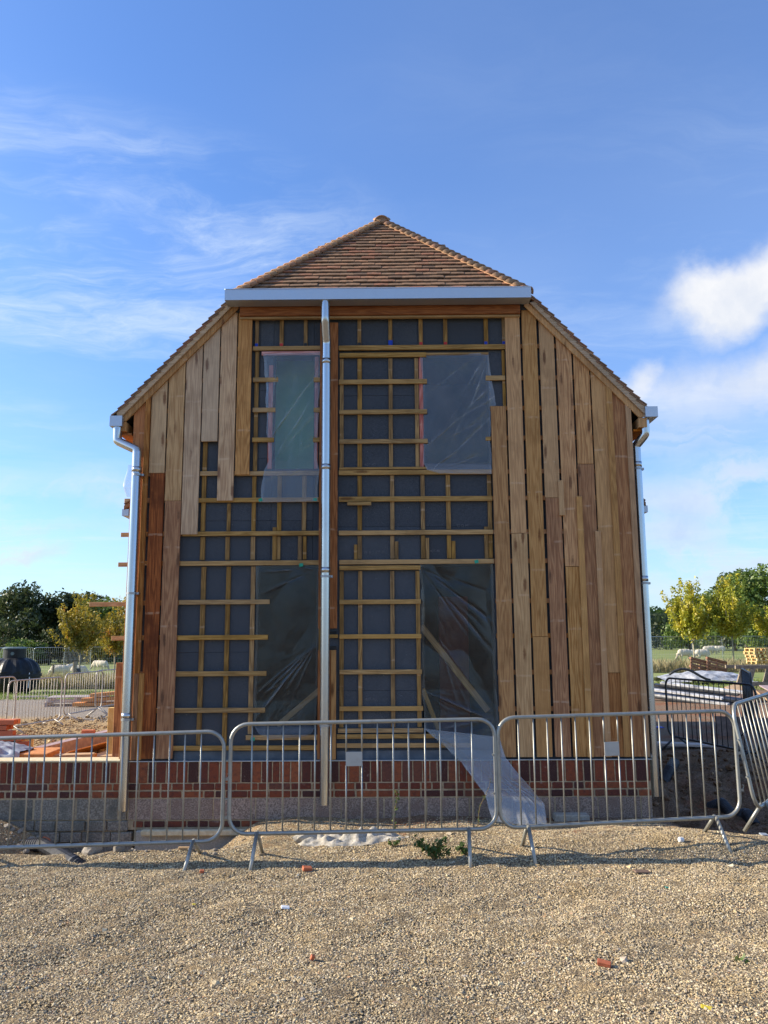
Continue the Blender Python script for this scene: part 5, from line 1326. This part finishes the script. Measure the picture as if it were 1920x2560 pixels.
# spilt cement
def cement():
    m = MB(); n = 40; c = gnd(880, 2105)
    for j in range(n+1):
        for i in range(n+1):
            u, v_ = i/n*2-1, j/n*2-1; x, y = c.x+u*.52, c.y+v_*.2; r = math.hypot(u, v_)+.35*noise.noise(Vector((u*2.2, v_*2.2, 4)))
            h = (.07*max(0, 1-r*r)+.09*max(0, 1-r)**.5*noise.noise(Vector((x*14, y*14, 0)))) if r < 1 else -.03
            m.v.append((x, y, hz(x, y)+h))
    for j in range(n):
        for i in range(n): m.f.append((j*(n+1)+i, j*(n+1)+i+1, (j+1)*(n+1)+i+1, (j+1)*(n+1)+i))
    tag(m.obj('spilt_cement', M['cement'], smooth=True), 'patch of spilt white cement on the gravel under the middle barrier', 'cement')
cement()
rock('whitish log shaped lump of cement left of the spilt patch', 778, 2106, .085, 14, 'cement', 'cement', None, (1.9, .7, .7), 'cement_lump')
# black corrugated pipe in the trench
def ribbed(name, lab, pts, r, mt, smooth=False):
    P = [Vector(p) for p in pts]; path = []; rad = []
    for a, b in zip(P, P[1:]):
        n = max(2, int((b-a).length/.008))
        for i in range(n): path.append(a.lerp(b, i/n)); rad.append(r*(1 if len(path) % 3 else .9))
    o = MB().tube(path, rad, 14, cap=False).obj(name, mt); return tag(o, lab, 'pipe')
a = gnd(80, 2125); b = gnd(190, 2150)
ribbed('corrugated_pipe', 'black corrugated pipe lying in the trench by the garden wall', [(a.x-.1, a.y+.05, a.z+.03), (a.x+.1, a.y, a.z+.05), (b.x, b.y-.03, b.z-.02), (b.x+.15, b.y-.08, b.z-.1)], .065, M['hose'])
for lab, pts in (('black corrugated pipe end sticking out of the soil by the right rain pipe', [tuple(gnd(1655, 1950)+Vector((0, 0, -.05))), tuple(gnd(1675, 1932)+Vector((0, 0, .04))), tuple(gnd(1692, 1915)+Vector((0, .1, .03)))]), ('black corrugated pipe buried in the pit right of the house', [tuple(gnd(1775, 2010)+Vector((0, 0, -.05))), tuple(gnd(1805, 2018)+Vector((0, 0, .04))), tuple(gnd(1835, 2040)+Vector((0, 0, -.03)))]), ('black pipe end low in the pit behind the leaning barrier', [tuple(gnd(1845, 2030)+Vector((0, 0, -.05))), tuple(gnd(1868, 2042)+Vector((0, 0, .03))), tuple(gnd(1888, 2060)+Vector((0, 0, -.04)))])):
    ribbed('corrugated_pipe', lab, pts, .075, M['hose'])
scatter_lumps('earth_clods', 'brown clods of earth on the dug soil right of the house', 'soil', [(random.uniform(2.9, 5.8), random.uniform(-.8, 4.6)) for i in range(420)], 'clod', 40, .012, .05)
# weeds
def weed(lab, px, py, n, h, spread, leaf, tint, name='weed'):
    p = gnd(px, py); t = thing(name, lab, 'plant', (p.x, p.y, hz(p.x, p.y))); pts = []; m = MB()
    for i in range(n):
        a = random.uniform(0, 6.28); d = Vector((math.cos(a)*spread*random.uniform(.3, 1), math.sin(a)*spread*.6*random.uniform(.3, 1), h*random.uniform(.35, 1)))
        m.tube([(0, 0, -.01), tuple(d*.5+Vector((0, 0, h*.15))), tuple(d)], [.003, .0025, .0015], 5)
        for k in range(7): pts.append((d*random.uniform(.35, 1)+rnd3()*leaf*.9+Vector((0, 0, h*.06)), Vector((random.gauss(0, .4), -.5, .8))))
    mesh_obj('leaves', leaf_mesh('leaves', pts, leaf, M['weed'], tint=lambda q: tint), t); m.obj('stem', M['leaf_stem'], t); return t
M['leaf_stem'] = noisy('weed_stem', (.14, .12, .04), (.22, .12, .06), 30, .8, 0, .1)
weed('bushy green and reddish weed growing beside the right foot of the middle barrier', 1085, 2150, 30, .17, .19, .024, .45)
weed('small green weed right of the middle barrier foot', 1165, 2140, 12, .10, .12, .018, .35)
weed('tuft of small weeds by the spilt cement', 985, 2120, 10, .07, .08, .014, .4)
def tall_weed(lab, px, py, h, lean, leaf=.018):
    p = gnd(px, py); t = thing('tall_weed', lab, 'plant', (p.x, p.y, hz(p.x, p.y))); c = [(lean*(i/6)**1.5+.012*math.sin(i*1.7), 0, h*i/6) for i in range(7)]
    MB().tube(c, [.004, .0035, .003, .003, .0025, .002, .001], 5).obj('stem', M['leaf_stem'], t)
    pts = [(Vector(c[k]).lerp(Vector(c[k+1]), random.random())+rnd3()*.02, Vector((0, -1, .4))) for k in range(1, 6) for q in range(5)]
    mesh_obj('leaves', leaf_mesh('leaves', pts, leaf, M['weed'], tint=lambda q: .5), t)
tall_weed('thin tall weed with yellow green leaves in front of the block plinth', 985, 2090, .42, .03); tall_weed('bare reddish stem rising behind the right end of the middle barrier', 1190, 2085, .5, .16, .008)
# litter
def chip(name, lab, px, py, d, mt, cat, rz=0, tilt=.15, w=.003, lift=.35):
    p = gnd(px, py); o = mesh_obj(name, bbox_mesh(name, d, M[mt], w, min(d)*.06), None, (p.x, p.y, hz(p.x, p.y)+d[2]*lift+.008), (tilt, tilt*.5, rz)); return tag(o, lab, cat)
chip('brick_chip', 'orange brick chip lying alone in the right foreground gravel', 1511, 2417, (.075, .035, .025), 'newbrick', 'brick chip', -.35, .25); chip('brick_chip', 'red brick chip in the gravel below the middle barrier', 768, 2178, (.075, .045, .03), 'newbrick', 'brick chip', .4, .3)
chip('brick_chip', 'little pinkish brick chip in the middle foreground', 781, 2402, (.022, .02, .03), 'newbrick', 'brick chip', .4, .5); chip('brick_chip', 'tiny red brick chip near the foot of the left barrier', 505, 2184, (.035, .03, .02), 'newbrick', 'brick chip', .1)
chip('slate_piece', 'flat dark slate piece on the gravel at the right', 1605, 2183, (.12, .06, .01), 'grey_ply', 'slate', .1, .1); chip('plastic_scrap', 'small green plastic scrap in the right gravel', 1668, 2224, (.03, .02, .004), 'gtape', 'scrap', .3, .4)
chip('fallen_leaf', 'yellow fallen leaf at the bottom right of the gravel', 1767, 2524, (.055, .028, .004), 'leaf_y', 'leaf', -.3, .3); chip('fallen_leaf', 'tiny yellow leaf in the left gravel', 485, 2265, (.022, .015, .003), 'leaf_y', 'leaf', .3, .3)
chip('film_scrap', 'crumpled white film scrap in the gravel at centre', 713, 2275, (.06, .035, .014), 'white', 'scrap', .2, .3, .006); chip('film_scrap', 'crumpled white scrap near the right foot of the right barrier', 1703, 2106, (.055, .04, .04), 'white', 'scrap', .2, .3, .012)
chip('concrete_offcut', 'pale concrete block half buried behind the right barrier', 1428, 2052, (.36, .12, .07), 'concrete', 'block', .05, .05, .008); chip('wood_offcut', 'short pale wood offcut under the left barrier', 462, 2125, (.11, .03, .02), 'plank', 'offcut', .1, .05)
chip('blue_scrap', 'blue plastic scrap at the right edge behind the crest of gravel', 1910, 2090, (.07, .05, .012), 'tarp_grey', 'scrap', .2, .2)
p = gnd(1848, 2405); o = mesh_obj('green_sprig', leaf_mesh('green_sprig', [(Vector((random.gauss(0, .02), random.gauss(0, .02), .012+.01*random.random())), Vector((0, -.3, 1))) for i in range(9)], .016, M['weed'], tint=lambda q: .5), None, (p.x, p.y, hz(p.x, p.y))); tag(o, 'sprig of green leaves lying in the right gravel', 'sprig')

# ------------------------------------------------------------------ builder's things behind the garden wall
random.seed(12)
NB = [bbox_mesh('loose_brick', (.215, .1025, .068), M['newbrick'], .004, .002) for _ in range(3)]
def loose(x, y, z, rz, lab, group): return tag(mesh_obj('loose_brick', random.choice(NB), None, (x, y, z), (random.uniform(-.02, .02), random.uniform(-.02, .02), rz+random.uniform(-.05, .05))), lab, 'brick', group)
GS = 'orange bricks in the stack behind the garden wall'
p0 = at(74, 1850, 3.1)
OD = ('lowest', 'second', 'third', 'fourth', 'fifth', 'sixth', 'seventh', 'eighth', 'top'); NTH = ('first', 'second', 'third', 'fourth', 'fifth')
for r_ in range(9):
    zz = hz(p0.x, 3.1)+.075+r_*.0775
    nx = 5 if r_ < 6 else (4 if r_ < 8 else 3); cut = .1 if r_ % 2 else 0
    for i in range(nx):
        x = p0.x-.11-cut-i*.222
        if r_ >= 6 and i == 0: continue
        loose(x, 3.1, zz, 0, NTH[i]+' brick from the right in the '+OD[r_]+' course of the orange stack, front row', GS)
        if r_ >= 7 or (r_ == 5 and i == 0): loose(x, 3.22, zz, 0, NTH[i]+' brick from the right in the '+OD[r_]+' course of the orange stack, back row', GS)
GRW = 'orange bricks laid in a row beside the long timber'
OD8 = ('first', 'second', 'third', 'fourth', 'fifth', 'sixth', 'seventh', 'eighth')
for i in range(8):
    t = i/7; loose(-5.86+.36*t, 4.7+1.9*t, hz(-5.7, 5)+.035, R(80), OD8[i]+' brick from the near end of the ground row beside the mauve timber', GRW)
    if i in (1, 2, 3, 5): loose(-5.86+.36*t+.03, 4.7+1.9*t, hz(-5.7, 5)+.102, R(80), 'orange brick lying on the '+OD8[i]+' brick of the row beside the mauve timber', GRW)
loose(-5.30, 5.5, .30, R(8), 'single orange brick lying on the end of the long timber', None)
def plankobj(name, lab, cat, a, b, w, t, mt, group=None, roll=0):
    a, b = Vector(a), Vector(b); L = (b-a).length
    o = mesh_obj(name, bbox_mesh(name, (L, w, t), M[mt], .004), None, (a+b)/2); q = (b-a).to_track_quat('X', 'Z').to_matrix() @ Matrix.Rotation(roll, 3, 'X'); o.rotation_euler = q.to_euler(); return tag(o, lab, cat, group)
plankobj('long_timber', 'long mauve timber beam lying away from the viewer behind the garden wall', 'timber', (-5.42, 3.7, .13), (-5.05, 7.2, .13), .16, .26, 'mauve')
plankobj('orange_board', 'orange plywood board propped against the long mauve timber', 'board', (-5.12, 3.8, .09), (-4.7, 7.1, .09), .42, .02, 'orange_ply', None, R(-28))
plankobj('sandy_board', 'pale board lying flat beside the corner post', 'board', (-4.62, 4.2, .05), (-4.45, 6.4, .05), .35, .03, 'plank')
plankobj('dark_brick_pier', 'short timber block near the house corner behind the wall', 'timber', (-4.25, 4.0, .18), (-3.9, 4.0, .18), .1, .1, 'mauve'); plankobj('timber_block', 'pale timber block stacked beside the corner post', 'timber', (-4.25, 4.1, .45), (-3.92, 4.1, .45), .2, .09, 'plank')
def postobj(lab, x, y, z0, z1, w, mt, tilt=0): return tag(mesh_obj('timber_post', bbox_mesh('timber_post', (w, w, z1-z0), M[mt], .004), None, (x, y, (z0+z1)/2), (0, tilt, 0)), lab, 'post')
postobj('brown timber post standing left of the rain pipe behind the garden wall', at(298, 1800, .55).x, .55, -.05, 1.60, .1, 'larch_brown'); postobj('short dark post seen above the brown post by the rain pipe', at(304, 1690, 1.6).x, 1.6, 0, at(304, 1664, 1.6).z, .1, 'larch_red')
q = at(282, 1808, 4.5); postobj('yellow timber post standing left of the brown corner post', q.x, 4.5, -.05, q.z+.25, .13, 'yellow_ply')
def drape(name, lab, cat, c, sx, sy, hf, mt, n=34, seed=0):
    m = MB()
    for j in range(n+1):
        for i in range(n+1):
            u, v_ = i/n*2-1, j/n*2-1; x, y = c[0]+u*sx*(1+.12*noise.noise(Vector((v_*2, seed, 1)))), c[1]+v_*sy*(1+.12*noise.noise(Vector((u*2, seed, 2))))
            m.v.append((x, y, c[2]+hf(u, v_)+.05*(1-abs(noise.noise(Vector((u*3, v_*2.2, seed))))*2.2)))
    for j in range(n):
        for i in range(n): m.f.append((j*(n+1)+i, j*(n+1)+i+1, (j+1)*(n+1)+i+1, (j+1)*(n+1)+i))
    return tag(m.obj(name, M[mt], smooth=True), lab, cat)
tag(mesh_obj('plywood_box', bbox_mesh('plywood_box', (1.3, .7, .3), M['orange_ply'], .01), None, (-5.35, 2.6, .2), (0, 0, .08)), 'low orange plywood box behind the garden wall', 'box')
drape('grey_sheet', 'crumpled grey sheet thrown over the plywood box', 'sheet', (-5.6, 2.5, .33), .55, .42, lambda u, v: .1*(1-u*u)-.22*max(0, abs(v)-.6), 'tarp_grey', seed=3)
plankobj('yellow_board', 'yellow insulation board behind the crumpled grey sheet', 'board', (-5.95, 3.75, .22), (-5.5, 3.75, .22), .03, .42, 'yellow_ply'); 
plankobj('sawn_plank', 'sawn plank lying on the ground in front of the long timber', 'plank', (-4.95, 2.6, .27), (-4.2, 2.75, .27), .2, .05, 'plank'); plankobj('sawn_plank', 'upper dark plank beside the plywood box', 'plank', (-4.95, 3.0, .2), (-4.3, 3.1, .2), .2, .08, 'larch_brown')
# flat pallet and orange stack farther off
def pallet(lab, c, rz, mt, group, tilt=(0, 0), L=1.2, Wd=1.0):
    t = thing('pallet', lab, 'pallet', c, rz, group); t.rotation_euler = (tilt[0], tilt[1], rz)
    dm = bbox_mesh('deck_board', (L, .1, .022), M[mt], .003); bm_ = bbox_mesh('block', (.1, .1, .078), M[mt], .003); sm = bbox_mesh('stringer', (.1, Wd, .022), M[mt], .003)
    for i in range(6): mesh_obj('deck_board', dm, t, (0, -Wd/2+.05+i*(Wd-.1)/5, .133), (0, 0, random.uniform(-.01, .01)))
    for y in (-Wd/2+.05, 0, Wd/2-.05): mesh_obj('base_board', dm, t, (0, y, .011))
    for x in (-L/2+.05, 0, L/2-.05):
        mesh_obj('stringer', sm, t, (x, 0, .111))
        for y in (-Wd/2+.05, 0, Wd/2-.05): mesh_obj('block', bm_, t, (x, y, .061))
    return t
M['pal_pale'] = wood('bleached_pallet', (.42, .36, .32), (.58, .5, .44), (.3, .24, .2), 'X', .2); M['pal_y'] = wood('yellow_pallet', (.5, .34, .14), (.68, .5, .24), (.3, .18, .07), 'X', .2); M['pal_b'] = wood('brown_pallet', (.2, .1, .06), (.32, .18, .11), (.1, .05, .03), 'X', .3)
random.seed(4)
for k, (dx, z) in enumerate(((0, 0), (.06, .146))): pallet(('bleached pallet at the bottom of the flat pair beyond the barriers', 'bleached pallet lying on top of the flat pair beyond the barriers')[k], (-9.9+dx, 16.9, hz(-9.9, 16.9)+z), R(12), 'pal_pale', 'bleached pallets beyond the barriers', L=1.7)
for k in range(3): plankobj('orange_timber', ('orange timber lowest of the pile left of the rain pipe', 'orange timber in the middle of the pile left of the rain pipe', 'orange timber leaning on top of the pile left of the rain pipe')[k], 'timber', (-9.6+.25*k, 16.0, hz(-9, 16)+.08+.13*k), (-7.4, 16.2, hz(-9, 16)+.08+.2*k), .5, .1, 'orange_ply', 'orange timbers piled beyond the barriers')
plankobj('white_plank', 'short white plank lying on the grass below the black tank', 'plank', (-14.2, 22, hz(-14, 22)+.08), (-13.0, 22.1, hz(-13, 22)+.08), .2, .06, 'pal_pale')

# ------------------------------------------------------------------ builder's things right of the house, in its shadow
GPR = 'brown pallets leaning together on the right'
g0 = hz(17, 30)
pallet('left one of two brown pallets leaning by the yellow pallets', (14.9, 31.0, g0+.45), R(15), 'pal_b', GPR, (R(78), R(14)), 1.1, .9); pallet('right one of two brown pallets leaning by the yellow pallets', (15.7, 31.0, g0+.45), R(12), 'pal_b', GPR, (R(78), R(14)), 1.1, .9)
GPY = 'yellow pallets stacked on the trestle at the right edge'
ords = ('lowest', 'second', 'third', 'fourth', 'top')
for k in range(5): pallet(ords[k]+' yellow pallet in the left stack at the right edge of the photo', (17.35+random.uniform(-.05, .05), 29.5, .72+.146*k), R(4)+random.uniform(-.03, .03), 'pal_y', GPY)
for k in range(5): pallet(ords[k]+' yellow pallet in the right stack, cut by the right edge of the photo', (18.65+random.uniform(-.05, .05), 29.4, .72+.146*k), R(3)+random.uniform(-.03, .03), 'pal_y', GPY)
M['grey_timber'] = noisy('weathered_timber', (.2, .16, .115), (.33, .27, .2), 12, .85, .002)
def trestle():
    t = thing('timber_trestle', 'grey timber trestle bench with splayed legs at the right edge', 'trestle', (0, 0, 0)); Y = 22.0
    a = at(1838, 1668, Y); b = at(1990, 1668, Y)
    def bm_(nm, p, q, w, th): beam_between(nm, p, q, w, th, M['grey_timber'], t)
    z = a.z
    for dy in (0, .9): bm_('beam', (a.x, Y+dy, z), (b.x, Y+dy, z), .12, .1)
    for x in (a.x+.55, a.x+1.55, a.x+2.6):
        for dy in (0, .9): bm_('leg', (x+.12, Y+dy, z-.05), (x-.15, Y+dy, hz(x, Y)), .15, .1)
    bm_('rail', (a.x+.2, Y-.06, z-.62), (b.x, Y-.06, z-.62), .16, .05)
trestle()
drape('black_tarpaulin', 'black and silver tarpaulin heaped over a low pile behind the black barrier', 'tarpaulin', (13.0, 25.5, hz(13, 25)+.1), 1.9, .9, lambda u, v: .42*max(0, 1-.5*u*u-.8*v*v), 'tarp_silver', 44, 5)
drape('black_tarpaulin', 'dark tarpaulin under the trestle at the right edge', 'tarpaulin', (17.0, 25.0, hz(17, 25)+.05), 1.3, .8, lambda u, v: .5*max(0, 1-.5*u*u-.8*v*v), 'tarp_black', 40, 6)
o = MB().tube([(11.3+.12*i, 24.6-.02*i, hz(12, 24)+.45+.22*math.sin(i*.35)) for i in range(14)], .05, 8).obj('black_hose', M['hose'], None, smooth=True); tag(o, 'black hose arching over the tarpaulin heap', 'hose')
GSL = 'grey plastic lengths in the pile beside the house'
for i in range(10):
    x = 8.0+.2*i*.5; Y = 14.6+random.uniform(-.3, .3); z = hz(8, 15)+.08+.055*(9-i)*.9
    o = MB().box((0, 0, 0), (.12, 2.6, .05)).obj('plastic_length', M['tarp_silver' if i % 4 == 1 else 'tarp_black'], None, (8.1+.16*(i % 5), Y, hz(8, 15)+.06+.075*(i//2)+.06*(i % 2)), (R(4), R(-14), R(38)+random.uniform(-.06, .06))); tag(o, ('lowest', 'second', 'third', 'fourth', 'fifth', 'sixth', 'seventh', 'eighth', 'ninth', 'topmost')[i]+(' silver' if i % 4 == 1 else ' black')+' plastic length in the slanting pile right of the rain pipe', 'profile', GSL)
plankobj('plywood_sheet', 'brown plywood sheet lying askew behind the black barrier', 'board', (8.6, 15.2, hz(9, 15)+.28), (10.2, 14.2, hz(9, 15)+.1), 1.0, .03, 'grey_ply', None, R(14)); plankobj('plywood_sheet', 'pale board propped in the middle of the pile behind the black barrier', 'board', (9.9, 15.2, hz(9, 15)+.42), (10.35, 14.4, hz(9, 15)+.05), .5, .03, 'plank', None, R(10))
plankobj('plywood_sheet', 'grey board lying flat on the right of the pile behind the black barrier', 'board', (10.8, 15.0, hz(10, 15)+.34), (12.8, 14.8, hz(10, 15)+.3), .9, .03, 'mauve', None, R(8)); plankobj('prop_timber', 'thin timber prop leaning in the pile behind the black barrier', 'timber', (10.6, 14.3, .1), (10.2, 14.8, .6), .05, .05, 'plank')
for i, lab in enumerate(('lower timber under the boards behind the black barrier', 'upper timber under the boards behind the black barrier')): plankobj('bearer_timber', lab, 'timber', (8.6, 14.6+.3*i, hz(9, 15)+.08+.1*i), (13.0, 14.3+.3*i, hz(9, 15)+.08+.1*i), .1, .1, 'larch_brown', 'timbers under the boards')
z = hz(4.8, 5)
plankobj('grey_plank', 'long grey plank lying on the soil behind the right barrier', 'plank', (3.6, 5.0, z+.09), (5.25, 4.75, hz(5.2, 4.75)+.03), .28, .04, 'pal_pale'); plankobj('dark_sheet', 'dark sheet leaning on the soil inside the black barrier', 'board', (6.0, 6.4, hz(6, 6.4)+.15), (7.1, 6.2, hz(7, 6.2)+.12), .5, .03, 'grey_ply', None, R(40))
chip('blue_scrap', 'blue plastic scrap on the soil just right of the rain pipe', 1645, 1820, (.22, .12, .02), 'blue', 'scrap', .3, .1)
